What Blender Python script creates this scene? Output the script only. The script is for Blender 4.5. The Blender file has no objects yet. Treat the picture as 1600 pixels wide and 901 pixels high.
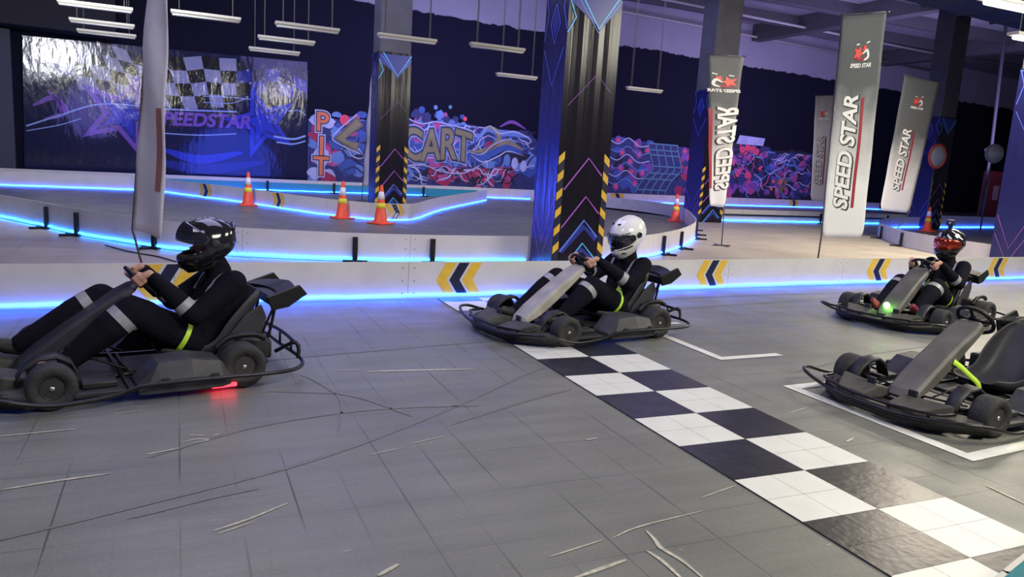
import bpy, bmesh, math, random
from mathutils import Vector, Matrix
PI = math.pi
SC = bpy.context.scene
COL = SC.collection
rnd = random.Random(7)

# ------------------------------------------------------------------ camera, world, exposure, lights
cam_d = bpy.data.cameras.new('camera'); cam = bpy.data.objects.new('camera', cam_d); COL.objects.link(cam)
cam_d.sensor_width = 36; cam_d.lens = 1186.37/1600*36; cam_d.clip_end = 300
def set_cam(yaw, pitch, roll, loc):
    cy, sy, cp, sp = math.cos(yaw), math.sin(yaw), math.cos(pitch), math.sin(pitch)
    f = Vector((sy*cp, cy*cp, -sp)); r = Vector((cy, -sy, 0)); u = r.cross(f)
    c, s = math.cos(roll), math.sin(roll)
    R, U = c*r+s*u, -s*r+c*u
    M = Matrix((R, U, -f)).transposed().to_4x4(); M.translation = Vector(loc); cam.matrix_world = M
set_cam(0.419701, 0.167432, 0.062599, (-2.743, -5.040, 1.643))
SC.camera = cam
SC.view_settings.view_transform = 'Standard'; SC.view_settings.look = 'None'
SC.view_settings.gamma = 1; SC.view_settings.use_curve_mapping = False
SC.view_settings.exposure = 0.0
W = bpy.data.worlds.new('world'); SC.world = W; W.use_nodes = True
W.node_tree.nodes['Background'].inputs[0].default_value = (.20, .20, .38, 1)
W.node_tree.nodes['Background'].inputs[1].default_value = .30

def area(name, loc, target, size, power, color, sy=None):
    d = bpy.data.lights.new(name, 'AREA'); d.energy = power; d.color = color
    d.shape = 'RECTANGLE'; d.size = size; d.size_y = sy or size
    o = bpy.data.objects.new(name, d); COL.objects.link(o); o.location = loc
    o.rotation_euler = (Vector(target)-Vector(loc)).to_track_quat('-Z', 'Y').to_euler()
    return o
def spot(name, loc, target, power, color, ang=70, blend=.6, rad=.2):
    d = bpy.data.lights.new(name, 'SPOT'); d.energy = power; d.color = color
    d.spot_size = math.radians(ang); d.spot_blend = blend; d.shadow_soft_size = rad
    o = bpy.data.objects.new(name, d); COL.objects.link(o); o.location = loc
    o.rotation_euler = (Vector(target)-Vector(loc)).to_track_quat('-Z', 'Y').to_euler()
    return o
WARM = (1, .95, .78); VIO = (.38, .34, 1); BLU = (.06, .10, 1)
area('hall_light_near', (2.0, -5.5, 5.0), (1.2, -2.0, 0), 3.2, 430, WARM, 1.6)
area('hall_light_right', (9.0, -1.5, 5.0), (7, 2, 0), 3.5, 480, WARM, 2)
area('hall_light_right_far', (14.0, 6.0, 5.5), (12, 8, 0), 3.0, 1150, (1, .88, .70), 3)
area('hall_light_left', (-5.0, -3.0, 5.5), (-4, 1, 0), 3.0, 125, (.8, .78, 1), 2)
area('violet_wash_front', (-2, 4.0, 6.5), (-1, 4.5, 0), 7, 330, (.62, .58, 1), 4)
area('violet_wash_back', (4, 15, 7.4), (4, 15, 0), 16, 720, (.45, .42, 1), 8)
area('violet_up_light', (8, 20, 5.0), (8, 24, 9), 14, 560, VIO, 4)
area('violet_up_light_right', (26, 18, 5.0), (28, 24, 9), 14, 900, (.5, .45, 1), 6)
spot('blue_flood_banner', (0.5, 19.5, .6), (-1.2, 24.2, 1.2), 800, BLU, 75, .9, 1.8)
spot('blue_flood_banner_left', (-4.5, 19.0, 2.5), (-4.6, 24, 2.6), 160, (.25, .22, 1), 90, .9, 1.0)
spot('blue_flood_column', (-1.5, 9.0, 1.0), (2.6, 5.9, 1.2), 900, BLU, 50, .9, .5)
spot('blue_flood_far_column', (9, 14.2, .8), (13.1, 15.9, 1.0), 220, BLU, 40)
area('graffiti_wash', (7, 20, 4.5), (7, 25.3, 1.8), 6, 170, (.6, .58, 1), 1)
area('graffiti_wash_right', (22, 21, 4.5), (22, 27, 1.8), 10, 240, (.7, .5, 1), 1)
# high-bay lamp that the glossy banner mirrors at its upper left corner
area('high_bay_lamp', (-4.4, 9.0, 5.3), (-6.1, 23.8, 4.0), 1.9, 420, (.95, .97, 1), 1.3)

# ------------------------------------------------------------------ materials
MATS = {}
def mat(name, color, rough=.6, metal=0, emit=0, ecol=None, noise=0, nscale=8, bump=0, bscale=20, spec=.5, coat=0, alpha=1, trans=0, bstretch=None):
    if name in MATS: return MATS[name]
    m = bpy.data.materials.new(name); m.use_nodes = True; nt = m.node_tree; b = nt.nodes['Principled BSDF']
    c = (*color, 1)
    b.inputs['Base Color'].default_value = c; b.inputs['Roughness'].default_value = rough
    b.inputs['Metallic'].default_value = metal; b.inputs['Specular IOR Level'].default_value = spec
    b.inputs['Coat Weight'].default_value = coat
    if trans: b.inputs['Transmission Weight'].default_value = trans
    if alpha < 1: b.inputs['Alpha'].default_value = alpha
    if emit:
        b.inputs['Emission Color'].default_value = (*(ecol or color), 1); b.inputs['Emission Strength'].default_value = emit
    tc = nt.nodes.new('ShaderNodeTexCoord')
    if noise:
        n = nt.nodes.new('ShaderNodeTexNoise'); n.inputs['Scale'].default_value = nscale; n.inputs['Detail'].default_value = 6
        nt.links.new(tc.outputs['Object'], n.inputs['Vector'])
        r = nt.nodes.new('ShaderNodeMapRange'); r.inputs[1].default_value = .3; r.inputs[2].default_value = .7
        r.inputs[3].default_value = 1-noise; r.inputs[4].default_value = 1+noise
        nt.links.new(n.outputs['Fac'], r.inputs[0])
        v = nt.nodes.new('ShaderNodeVectorMath'); v.operation = 'SCALE'; v.inputs[0].default_value = color
        nt.links.new(r.outputs[0], v.inputs['Scale']); nt.links.new(v.outputs[0], b.inputs['Base Color'])
    if bump:
        n = nt.nodes.new('ShaderNodeTexNoise'); n.inputs['Scale'].default_value = bscale; n.inputs['Detail'].default_value = 4
        if bstretch:
            mp = nt.nodes.new('ShaderNodeMapping'); mp.inputs['Scale'].default_value = bstretch
            nt.links.new(tc.outputs['Object'], mp.inputs['Vector']); nt.links.new(mp.outputs[0], n.inputs['Vector'])
        else: nt.links.new(tc.outputs['Object'], n.inputs['Vector'])
        bp = nt.nodes.new('ShaderNodeBump'); bp.inputs['Strength'].default_value = bump; bp.inputs['Distance'].default_value = .02
        nt.links.new(n.outputs['Fac'], bp.inputs['Height']); nt.links.new(bp.outputs[0], b.inputs['Normal'])
    MATS[name] = m; return m

M_white = mat('barrier_white', (.62, .60, .60), .45, noise=.06, nscale=3)
M_whited = mat('barrier_edge', (.50, .48, .45), .6)
M_teal = mat('barrier_teal', (.02, .30, .42), .5, noise=.06)
M_black = mat('black_plastic', (.009, .009, .011), .45, spec=.3)
M_chev = mat('chevron_black', (.012, .014, .045), .4)
M_yel = mat('chevron_yellow', (.78, .48, .05), .4, noise=.08, nscale=10)
M_led = mat('led_blue', (.05, .3, 1), .5, emit=24, ecol=(.016, .105, 1))
M_ledc = mat('led_cyan', (.05, .5, 1), .5, emit=17, ecol=(.018, .22, 1))
M_sq_w = mat('tile_white', (.66, .67, .62), .42, noise=.05, nscale=5)
M_sq_b = mat('tile_black', (.022, .022, .026), .32, noise=.3, nscale=6, bump=.1)
M_line = mat('paint_white', (.68, .68, .64), .5, noise=.08, nscale=9)
M_scr = mat('scratch', (.44, .42, .34), .6, noise=.3, nscale=40)
M_skid = mat('rubber_mark', (.148, .151, .137), .5, noise=.10, nscale=14)
M_orange = mat('cone_orange', (.95, .10, .04), .45)
M_cwhite = mat('cone_white', (.85, .85, .85), .4)
M_cyel = mat('cone_yellow', (.85, .75, .05), .4)
M_conc = mat('column_concrete', (.10, .10, .115), .85, noise=.15, nscale=2, bump=.2)
M_wrap = mat('vinyl_wrap', (.012, .010, .018), .20, bump=.24, bscale=2.0, bstretch=(4.5, 4.5, .22), spec=.32)
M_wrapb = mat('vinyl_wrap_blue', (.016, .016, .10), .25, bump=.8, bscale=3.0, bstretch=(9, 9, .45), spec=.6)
M_npur = mat('print_purple', (.42, .12, .62), .3)
M_nblu = mat('print_blue', (.12, .22, .80), .3)
M_ncya = mat('print_cyan', (.10, .50, .95), .3)
M_ndk = mat('print_dark_blue', (.03, .04, .28), .3)
M_tyre = mat('tyre_rubber', (.026, .026, .028), .8, noise=.3, nscale=30, bump=.3, bscale=60)
M_rim = mat('wheel_rim', (.07, .07, .075), .35, metal=.6)
M_hub = mat('hub_metal', (.55, .55, .56), .3, metal=.9)
M_tube = mat('dark_tube', (.018, .018, .022), .32, metal=.5)
M_plas = mat('kart_plastic', (.026, .027, .032), .5, noise=.25, nscale=12, spec=.3)
M_plas2 = mat('kart_pod', (.045, .046, .054), .5, noise=.25, nscale=9, spec=.3)
M_dust = mat('dusty_plastic', (.062, .060, .058), .6, noise=.3, nscale=7, spec=.3)
M_cowl_l = mat('cowl_light', (.36, .345, .31), .5, noise=.22, nscale=6)
M_cowl_g = mat('cowl_grey', (.105, .10, .094), .55, noise=.3, nscale=5)
M_cowl_d = mat('cowl_dark', (.032, .032, .044), .5, noise=.2, nscale=5, spec=.3)
M_seat = mat('seat_shell', (.040, .040, .050), .5, noise=.15, nscale=6, spec=.3)
M_suit = mat('suit_fabric', (.006, .006, .012), .9, noise=.2, nscale=14, bump=1.0, bscale=9, spec=.12)
M_refl = mat('reflective_grey', (.30, .30, .34), .45, noise=.1, nscale=30)
M_lime = mat('lime_strap', (.50, .78, .06), .5)
M_skin = mat('skin', (.50, .27, .20), .55, noise=.06, nscale=20)
M_red = mat('red_plastic', (.65, .03, .05), .4)
M_maroon = mat('maroon_shoe', (.20, .015, .04), .6)
M_shoe = mat('black_shoe', (.012, .012, .014), .6)
M_hw = mat('helmet_white', (.80, .80, .82), .12, coat=.6)
M_hb = mat('helmet_black', (.012, .012, .016), .14, coat=.6)
M_visor = mat('visor_smoke', (.02, .02, .035), .05, coat=1, alpha=.82)
M_visorr = mat('visor_red', (.55, .05, .02), .08, metal=.8, coat=1)
M_pad = mat('helmet_lining', (.015, .015, .015), .9)
M_red_e = mat('red_lamp', (1, .02, .04), .4, emit=7, ecol=(1, .02, .03))
M_green_e = mat('green_lamp', (.5, 1, .3), .4, emit=30, ecol=(.30, 1, .16))
M_tube_e = mat('tube_lamp_lit', (1, 1, 1), .4, emit=7, ecol=(1, 1, .97))
M_fix = mat('fixture_housing', (.50, .48, .42), .5)
M_tubeoff = mat('tube_lamp_unlit', (.6, .6, .62), .3)
M_wire = mat('hanging_wire', (.14, .14, .13), .6)
M_duct = mat('duct_metal', (.15, .14, .15), .5, metal=.3, noise=.1)
M_beam = mat('beam_paint', (.07, .065, .068), .7, noise=.15)
M_pole = mat('flag_pole', (.10, .09, .09), .4, metal=.5)
M_ltxt = mat('letter_white', (.78, .78, .80), .6)
M_lshd = mat('letter_dark', (.03, .03, .04), .6)
M_lred = mat('stripe_red', (.33, .02, .04), .6)
M_logo = mat('logo_red', (.80, .07, .05), .5)

# ------------------------------------------------------------------ mesh builder
class MB:
    def __init__(s): s.bm = bmesh.new(); s.mats = []; s.cur = 0
    def m(s, material):
        if material not in s.mats: s.mats.append(material)
        s.cur = s.mats.index(material); return s
    def _fin(s, faces, smooth=False):
        for f in faces: f.material_index = s.cur; f.smooth = smooth
    def poly(s, pts):
        vs = [s.bm.verts.new(p) for p in pts]; f = s.bm.faces.new(vs); s._fin([f]); return f
    def box(s, c, d, rz=0, bev=0, M=None):
        mt = M if M is not None else Matrix.Translation(c) @ Matrix.Rotation(rz, 4, 'Z') @ Matrix.Diagonal((d[0], d[1], d[2], 1))
        r = bmesh.ops.create_cube(s.bm, size=1, matrix=mt); vs = r['verts']
        fs = set(f for v in vs for f in v.link_faces); s._fin(fs)
        if bev:
            es = list(set(e for v in vs for e in v.link_edges))
            b = bmesh.ops.bevel(s.bm, geom=es, offset=bev, segments=2, affect='EDGES', profile=.5)
            s._fin(b['faces'], True)
        return s
    def prism(s, pts2, mapf, d0, d1, smooth=False):
        """pts2 polygon, mapf(u,v,d)->xyz, extruded between d0 and d1"""
        a = [s.bm.verts.new(mapf(u, v, d0)) for u, v in pts2]; b = [s.bm.verts.new(mapf(u, v, d1)) for u, v in pts2]
        n = len(a); fs = [s.bm.faces.new(a), s.bm.faces.new(b[::-1])]
        for i in range(n): fs.append(s.bm.faces.new((a[i], b[i], b[(i+1) % n], a[(i+1) % n])))
        s._fin(fs, smooth); return s
    def rings(s, rings, close=False, cap=True, smooth=True):
        vr = [[s.bm.verts.new(p) for p in r] for r in rings]; n = len(vr[0]); fs = []
        k = len(vr)
        for i in range(k if close else k-1):
            A, B = vr[i], vr[(i+1) % k]
            for j in range(n): fs.append(s.bm.faces.new((A[j], A[(j+1) % n], B[(j+1) % n], B[j])))
        s._fin(fs, smooth)
        if cap and not close: s._fin([s.bm.faces.new(vr[0][::-1]), s.bm.faces.new(vr[-1])])
        return s
    def tube(s, pts, r, n=10, close=False, smoothpath=0, taper=None):
        P = [Vector(p) for p in pts]
        if smoothpath: P = catmull(P, smoothpath, close)
        k = len(P); T = []
        for i in range(k):
            a = P[(i-1) % k] if (close or i > 0) else P[i]; b = P[(i+1) % k] if (close or i < k-1) else P[i]
            T.append((b-a).normalized())
        up = Vector((0, 0, 1)) if abs(T[0].z) < .9 else Vector((1, 0, 0))
        N = (up - T[0]*up.dot(T[0])).normalized(); R = []
        for i in range(k):
            N = (N - T[i]*N.dot(T[i])).normalized(); B = T[i].cross(N)
            rr = r if taper is None else r*(1+(taper-1)*i/(k-1))
            R.append([P[i]+(N*math.cos(a)+B*math.sin(a))*rr for a in [2*PI*j/n for j in range(n)]])
        return s.rings(R, close=close)
    def cyl(s, p0, p1, r0, r1=None, n=24):
        return s.tube([p0, p1], r0, n, taper=(r1/r0 if r1 is not None else None))
    def lathe(s, prof, M, n=32, close=False):
        R = []
        for r, z in prof: R.append([M @ Vector((r*math.cos(a), r*math.sin(a), z)) for a in [2*PI*j/n for j in range(n)]])
        return s.rings(R, close=close, cap=not close)
    def ball(s, c, r, sc=(1, 1, 1), rot=None, seg=16):
        M = Matrix.Translation(c) @ (rot or Matrix()) @ Matrix.Diagonal((sc[0], sc[1], sc[2], 1))
        q = bmesh.ops.create_uvsphere(s.bm, u_segments=seg, v_segments=max(6, seg*2//3), radius=r, matrix=M)
        s._fin(set(f for v in q['verts'] for f in v.link_faces), True); return s
    def capsule(s, a, b, ra, rb, seg=14):
        a, b = Vector(a), Vector(b); s.ball(a, ra, seg=seg); s.ball(b, rb, seg=seg); s.tube([a, b], ra, seg, taper=rb/ra); return s
    def build(s, name, parent=None, material=None, solid=0, bevel=0, sub=0, fix=True):
        if material: s.mats = [material]
        if fix: bmesh.ops.recalc_face_normals(s.bm, faces=s.bm.faces)
        me = bpy.data.meshes.new(name); s.bm.to_mesh(me); s.bm.free()
        for m_ in s.mats: me.materials.append(m_)
        o = bpy.data.objects.new(name, me); COL.objects.link(o)
        if parent: o.parent = parent
        if solid:
            q = o.modifiers.new('solid', 'SOLIDIFY'); q.thickness = solid; q.offset = 0
        if bevel:
            q = o.modifiers.new('bevel', 'BEVEL'); q.width = bevel; q.segments = 2; q.limit_method = 'ANGLE'
        if sub:
            q = o.modifiers.new('sub', 'SUBSURF'); q.levels = sub; q.render_levels = sub
        return o
def catmull(P, k, close=False):
    P = [Vector(p) for p in P]; n = len(P); out = []
    for i in range(n if close else n-1):
        p1, p2 = P[i], P[(i+1) % n]
        p0 = P[i-1] if (close or i > 0) else p1*2-p2
        p3 = P[(i+2) % n] if (close or i < n-2) else p2*2-p1
        for j in range(k):
            t = j/k
            out.append(.5*((2*p1)+(p2-p0)*t+(2*p0-5*p1+4*p2-p3)*t*t+(3*p1-p0-3*p2+p3)*t**3))
    if not close: out.append(P[-1])
    return out
def tag(o, label=None, cat=None, group=None, kind=None):
    if label: o['label'] = label
    if cat: o['category'] = cat
    if group: o['group'] = group
    if kind: o['kind'] = kind
    return o
def thing(name, label, cat, loc=(0, 0, 0), rz=0, group=None):
    o = bpy.data.objects.new(name, None); o.empty_display_size = .1; COL.objects.link(o)
    o.location = loc; o.rotation_euler = (0, 0, rz); return tag(o, label, cat, group)
def copy_tree(o, parent=None):
    c = o.copy(); COL.objects.link(c)
    if parent: c.parent = parent
    for ch in list(o.children): copy_tree(ch, c)
    return c
def text_mesh(txt, size, offset=0, shear=0, spacing=1):
    cu = bpy.data.curves.new('lettering', 'FONT'); cu.body = txt; cu.size = size; cu.offset = offset; cu.shear = shear
    cu.space_character = spacing; cu.resolution_u = 3; cu.align_x = 'CENTER'; cu.align_y = 'CENTER'
    o = bpy.data.objects.new('lettering', cu); COL.objects.link(o)
    me = bpy.data.meshes.new_from_object(o.evaluated_get(bpy.context.evaluated_depsgraph_get()))
    bpy.data.objects.remove(o); bpy.data.curves.remove(cu)
    return me
def add_text(mb, txt, size, mapf, offset=0, shear=0, sx=1, spacing=1):
    me = text_mesh(txt, size, offset, shear, spacing); vs = [mb.bm.verts.new(mapf(v.co.x*sx, v.co.y)) for v in me.vertices]
    for p in me.polygons:
        try: f = mb.bm.faces.new([vs[i] for i in p.vertices]); f.material_index = mb.cur
        except ValueError: pass
    bpy.data.meshes.remove(me)
def ribbon2(mb, pts, w, mapf, k=6, taper=False, close=False):
    """flat painted stroke in (u,v) mapped by mapf"""
    P = catmull([Vector((p[0], p[1], 0)) for p in pts], k, close) if k else [Vector((p[0], p[1], 0)) for p in pts]
    n = len(P); L, R = [], []
    for i in range(n):
        a = P[(i-1) % n] if (close or i > 0) else P[i]; b = P[(i+1) % n] if (close or i < n-1) else P[i]
        t = (b-a).normalized(); nn = Vector((-t.y, t.x, 0)); ww = w*.5
        if taper: ww *= math.sin(PI*min(1, max(0, (i+.6)/(n+.2))))**.6
        L.append(mb.bm.verts.new(mapf(*(P[i]+nn*ww).xy))); R.append(mb.bm.verts.new(mapf(*(P[i]-nn*ww).xy)))
    for i in range(n if close else n-1):
        j = (i+1) % n; f = mb.bm.faces.new((L[i], R[i], R[j], L[j])); f.material_index = mb.cur
def disc2(mb, c, r, mapf, n=14, sy=1, jit=0):
    mb.poly([mapf(c[0]+r*math.cos(2*PI*i/n)*(1+rnd.uniform(-jit, jit)), c[1]+r*sy*math.sin(2*PI*i/n)*(1+rnd.uniform(-jit, jit))) for i in range(n)])

# ------------------------------------------------------------------ floor
def floor_mat(name, base, tile, rough, line=.55, fleck=.5, dark=(0, 0, 0)):
    m = bpy.data.materials.new(name); m.use_nodes = True; nt = m.node_tree; N = nt.nodes; L = nt.links; b = N['Principled BSDF']
    tc = N.new('ShaderNodeTexCoord'); sp = N.new('ShaderNodeSeparateXYZ'); L.new(tc.outputs['Object'], sp.inputs[0])
    def math_(op, a, c=None, d=None):
        n = N.new('ShaderNodeMath'); n.operation = op
        for i, v in enumerate((a, c, d)):
            if v is None: continue
            if isinstance(v, (int, float)): n.inputs[i].default_value = v
            else: L.new(v, n.inputs[i])
        return n.outputs[0]
    def noise(scale, detail=4, vec=None, dim=None):
        n = N.new('ShaderNodeTexNoise'); n.inputs['Scale'].default_value = scale; n.inputs['Detail'].default_value = detail
        L.new(vec or tc.outputs['Object'], n.inputs['Vector']); return n.outputs['Fac']
    def rng(v, a, c, d, e):
        n = N.new('ShaderNodeMapRange'); n.inputs[1].default_value = a; n.inputs[2].default_value = c
        n.inputs[3].default_value = d; n.inputs[4].default_value = e; L.new(v, n.inputs[0]); return n.outputs[0]
    lines = []
    for ax, seed in ((0, 0), (1, 9)):
        f = math_('FRACT', math_('DIVIDE', sp.outputs[ax], tile)); d = math_('MINIMUM', f, math_('SUBTRACT', 1, f))
        ln = rng(d, .008, .026, 1, 0)
        mp = N.new('ShaderNodeMapping'); mp.inputs['Location'].default_value = (seed, seed*2, 0)
        mp.inputs['Scale'].default_value = (1.6, .5, 1) if ax == 0 else (.5, 1.6, 1); L.new(tc.outputs['Object'], mp.inputs[0])
        vis = rng(noise(1.6, 2, mp.outputs[0]), .44, .62, .04, 1.0 if ax == 0 else .5)
        lines.append(math_('MULTIPLY', ln, vis))
    g = math_('MULTIPLY', math_('MAXIMUM', lines[0], lines[1]), line)
    # large soft wear, scuffs stretched along the driving direction, fine flecks
    big = rng(noise(.9, 5), .3, .7, .86, 1.14)
    mp = N.new('ShaderNodeMapping'); mp.inputs['Rotation'].default_value = (0, 0, .18); mp.inputs['Scale'].default_value = (.35, 5, 1)
    L.new(tc.outputs['Object'], mp.inputs[0]); scuff = rng(noise(1.5, 6, mp.outputs[0]), .35, .7, .9, 1.1)
    fine = rng(noise(70, 2), .3, .7, .93, 1.07)
    k = math_('MULTIPLY', math_('MULTIPLY', big, scuff), fine)
    k = math_('MULTIPLY', k, math_('SUBTRACT', 1, g))
    v = N.new('ShaderNodeVectorMath'); v.operation = 'SCALE'; v.inputs[0].default_value = base; L.new(k, v.inputs['Scale'])
    mp2 = N.new('ShaderNodeMapping'); mp2.inputs['Rotation'].default_value = (0, 0, .12); mp2.inputs['Scale'].default_value = (.35, 1.3, 1); L.new(tc.outputs['Object'], mp2.inputs[0])
    fl = math_('MULTIPLY', rng(noise(26, 3, mp2.outputs[0]), .70, .76, 0, 1), rng(noise(1.3, 3), .46, .62, 0, fleck))
    mx = N.new('ShaderNodeMix'); mx.data_type = 'RGBA'; L.new(fl, mx.inputs[0]); L.new(v.outputs[0], mx.inputs[6]); mx.inputs[7].default_value = (.55, .52, .44, 1)
    L.new(mx.outputs[2], b.inputs['Base Color'])
    L.new(rng(noise(2.2, 5), .3, .7, rough-.08, rough+.1), b.inputs['Roughness'])
    b.inputs['Specular IOR Level'].default_value = .45
    bp = N.new('ShaderNodeBump'); bp.inputs['Strength'].default_value = .35; bp.inputs['Distance'].default_value = .004
    L.new(math_('SUBTRACT', noise(120, 2), math_('MULTIPLY', g, 2)), bp.inputs['Height']); L.new(bp.outputs[0], b.inputs['Normal'])
    return m
M_floor = floor_mat('beige_floor_tiles', (.42, .38, .31), .6, .42, .35, 0)
M_track = floor_mat('grey_track_tiles', (.168, .172, .152), .25, .42, .6)
fl = MB().m(M_floor); fl.poly([(-45, -30, 0), (80, -30, 0), (80, 45, 0), (-45, 45, 0)]); floor = fl.build('floor'); tag(floor, kind='structure')

B1 = [(-14, 2.75), (-10, 2.9), (-4.24, 3.04), (-2.92, 3.12), (-.98, 3.22), (.16, 3.28), (2.94, 3.48), (4.72, 3.65), (6.3, 3.78), (8.5, 3.92), (11.8, 4.14), (16, 4.4)]
B2 = [(-12, 19.0), (-9.2, 16.2), (-7.2, 13.7), (-5.77, 11.6), (-4.95, 10.3), (-4.24, 9.05), (-3.75, 8.4), (-2.95, 7.4), (-2.4, 6.95), (-1.95, 6.65), (-1.0, 6.35), (-.3, 6.2), (.7, 6.12), (1.6, 6.14), (2.52, 6.22)]
B2R = [(3.48, 6.24), (4.2, 6.40), (5.30, 6.85), (6.9, 8.15), (8.15, 9.4), (9.25, 10.7), (10.7, 12.8), (12.3, 15.3), (13.2, 17.1), (13.5, 18.8), (13.2, 20.6), (12.2, 22.6), (10.8, 24.0)]
B3 = [(-14, 20.6), (-7.4, 20.8), (-5.5, 20.85), (-3.9, 20.85), (-3.1, 20.3), (-2.4, 19.2), (-.95, 16.9), (.2, 14.5), (1.2, 13.2), (1.78, 12.88), (2.3, 13.0), (2.8, 13.55), (4.48, 16.7), (7.3, 21.1), (8.3, 22.7)]
B4A = [(-16, 21.5), (-4.2, 23.0), (2.0, 23.7), (8.6, 24.5)]
B4B = [(8.6, 24.5), (11.6, 24.7), (16, 25.3), (23, 26.4), (33, 28.3), (45, 30.2), (60, 32.5)]
B5 = [(14.1, 6.25), (14.2, 7.2), (14.7, 8.7), (15.3, 9.75), (17.1, 11.9), (18.9, 13.4), (20.5, 14.5), (22.6, 15.5), (26.2, 16.2), (32, 17.3), (44, 19)]
B6 = [(13.95, 16.1), (17, 16.35), (21.5, 16.8), (26, 17.3), (32, 18.0)]

# track surface sheets laid on the hall floor
def sheet(name, pts, z):
    q = MB().m(M_track); q.poly([(x, y, z) for x, y in pts]); o = q.build(name); return tag(o, kind='structure')
s1 = sheet('track_floor', [(-16, -12)] + [(20, -12), (20, 4.6)] + B1[::-1] + [(-16, 2.7)], .004)
def dense(P, k=8): return [(v.x, v.y) for v in catmull([Vector((a, b, 0)) for a, b in P], k)]
b2d, b2rd, b3d = dense(B2), dense(B2R), dense(B3)
s2 = sheet('track_floor_back', b2d + [(3.0, 6.25)] + b2rd + [(9.5, 24.6), (-16, 22.5)], .004)
s3 = sheet('track_floor_right', [(13.4, 17.0), (14, 16.1)] + B6[1:] + [(60, 20.5), (60, 32.4)] + B4B[::-1][1:-1] + [(11.2, 24.2)], .004)
s4 = sheet('track_floor_loop', [(14.1, 6.25)] + dense(B5)[1:] + [(44, 4), (14.3, 4.4)], .004)

# ------------------------------------------------------------------ barriers
class Line2:
    def __init__(s, pts, k=8):
        s.P = [v for v in catmull([Vector((a, b, 0)) for a, b in pts], k)]
        s.S = [0]
        for a, b in zip(s.P, s.P[1:]): s.S.append(s.S[-1]+(b-a).length)
    def at(s, d):
        d = max(0, min(s.S[-1]-1e-6, d))
        for i in range(len(s.S)-1):
            if s.S[i+1] >= d:
                t = (d-s.S[i])/(s.S[i+1]-s.S[i]); T = (s.P[i+1]-s.P[i]).normalized()
                return s.P[i].lerp(s.P[i+1], t), T
    def near(s, x, y):
        q = Vector((x, y, 0)); best = min(range(len(s.P)), key=lambda i: (s.P[i]-q).length)
        bd, bs = 1e9, 0
        for i in (max(0, best-1), best):
            if i+1 >= len(s.P): continue
            a, b = s.P[i], s.P[i+1]; t = max(0, min(1, (q-a).dot(b-a)/(b-a).length_squared)); d = (a.lerp(b, t)-q).length
            if d < bd: bd, bs = d, s.S[i]+t*(b-a).length
        return bs
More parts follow.
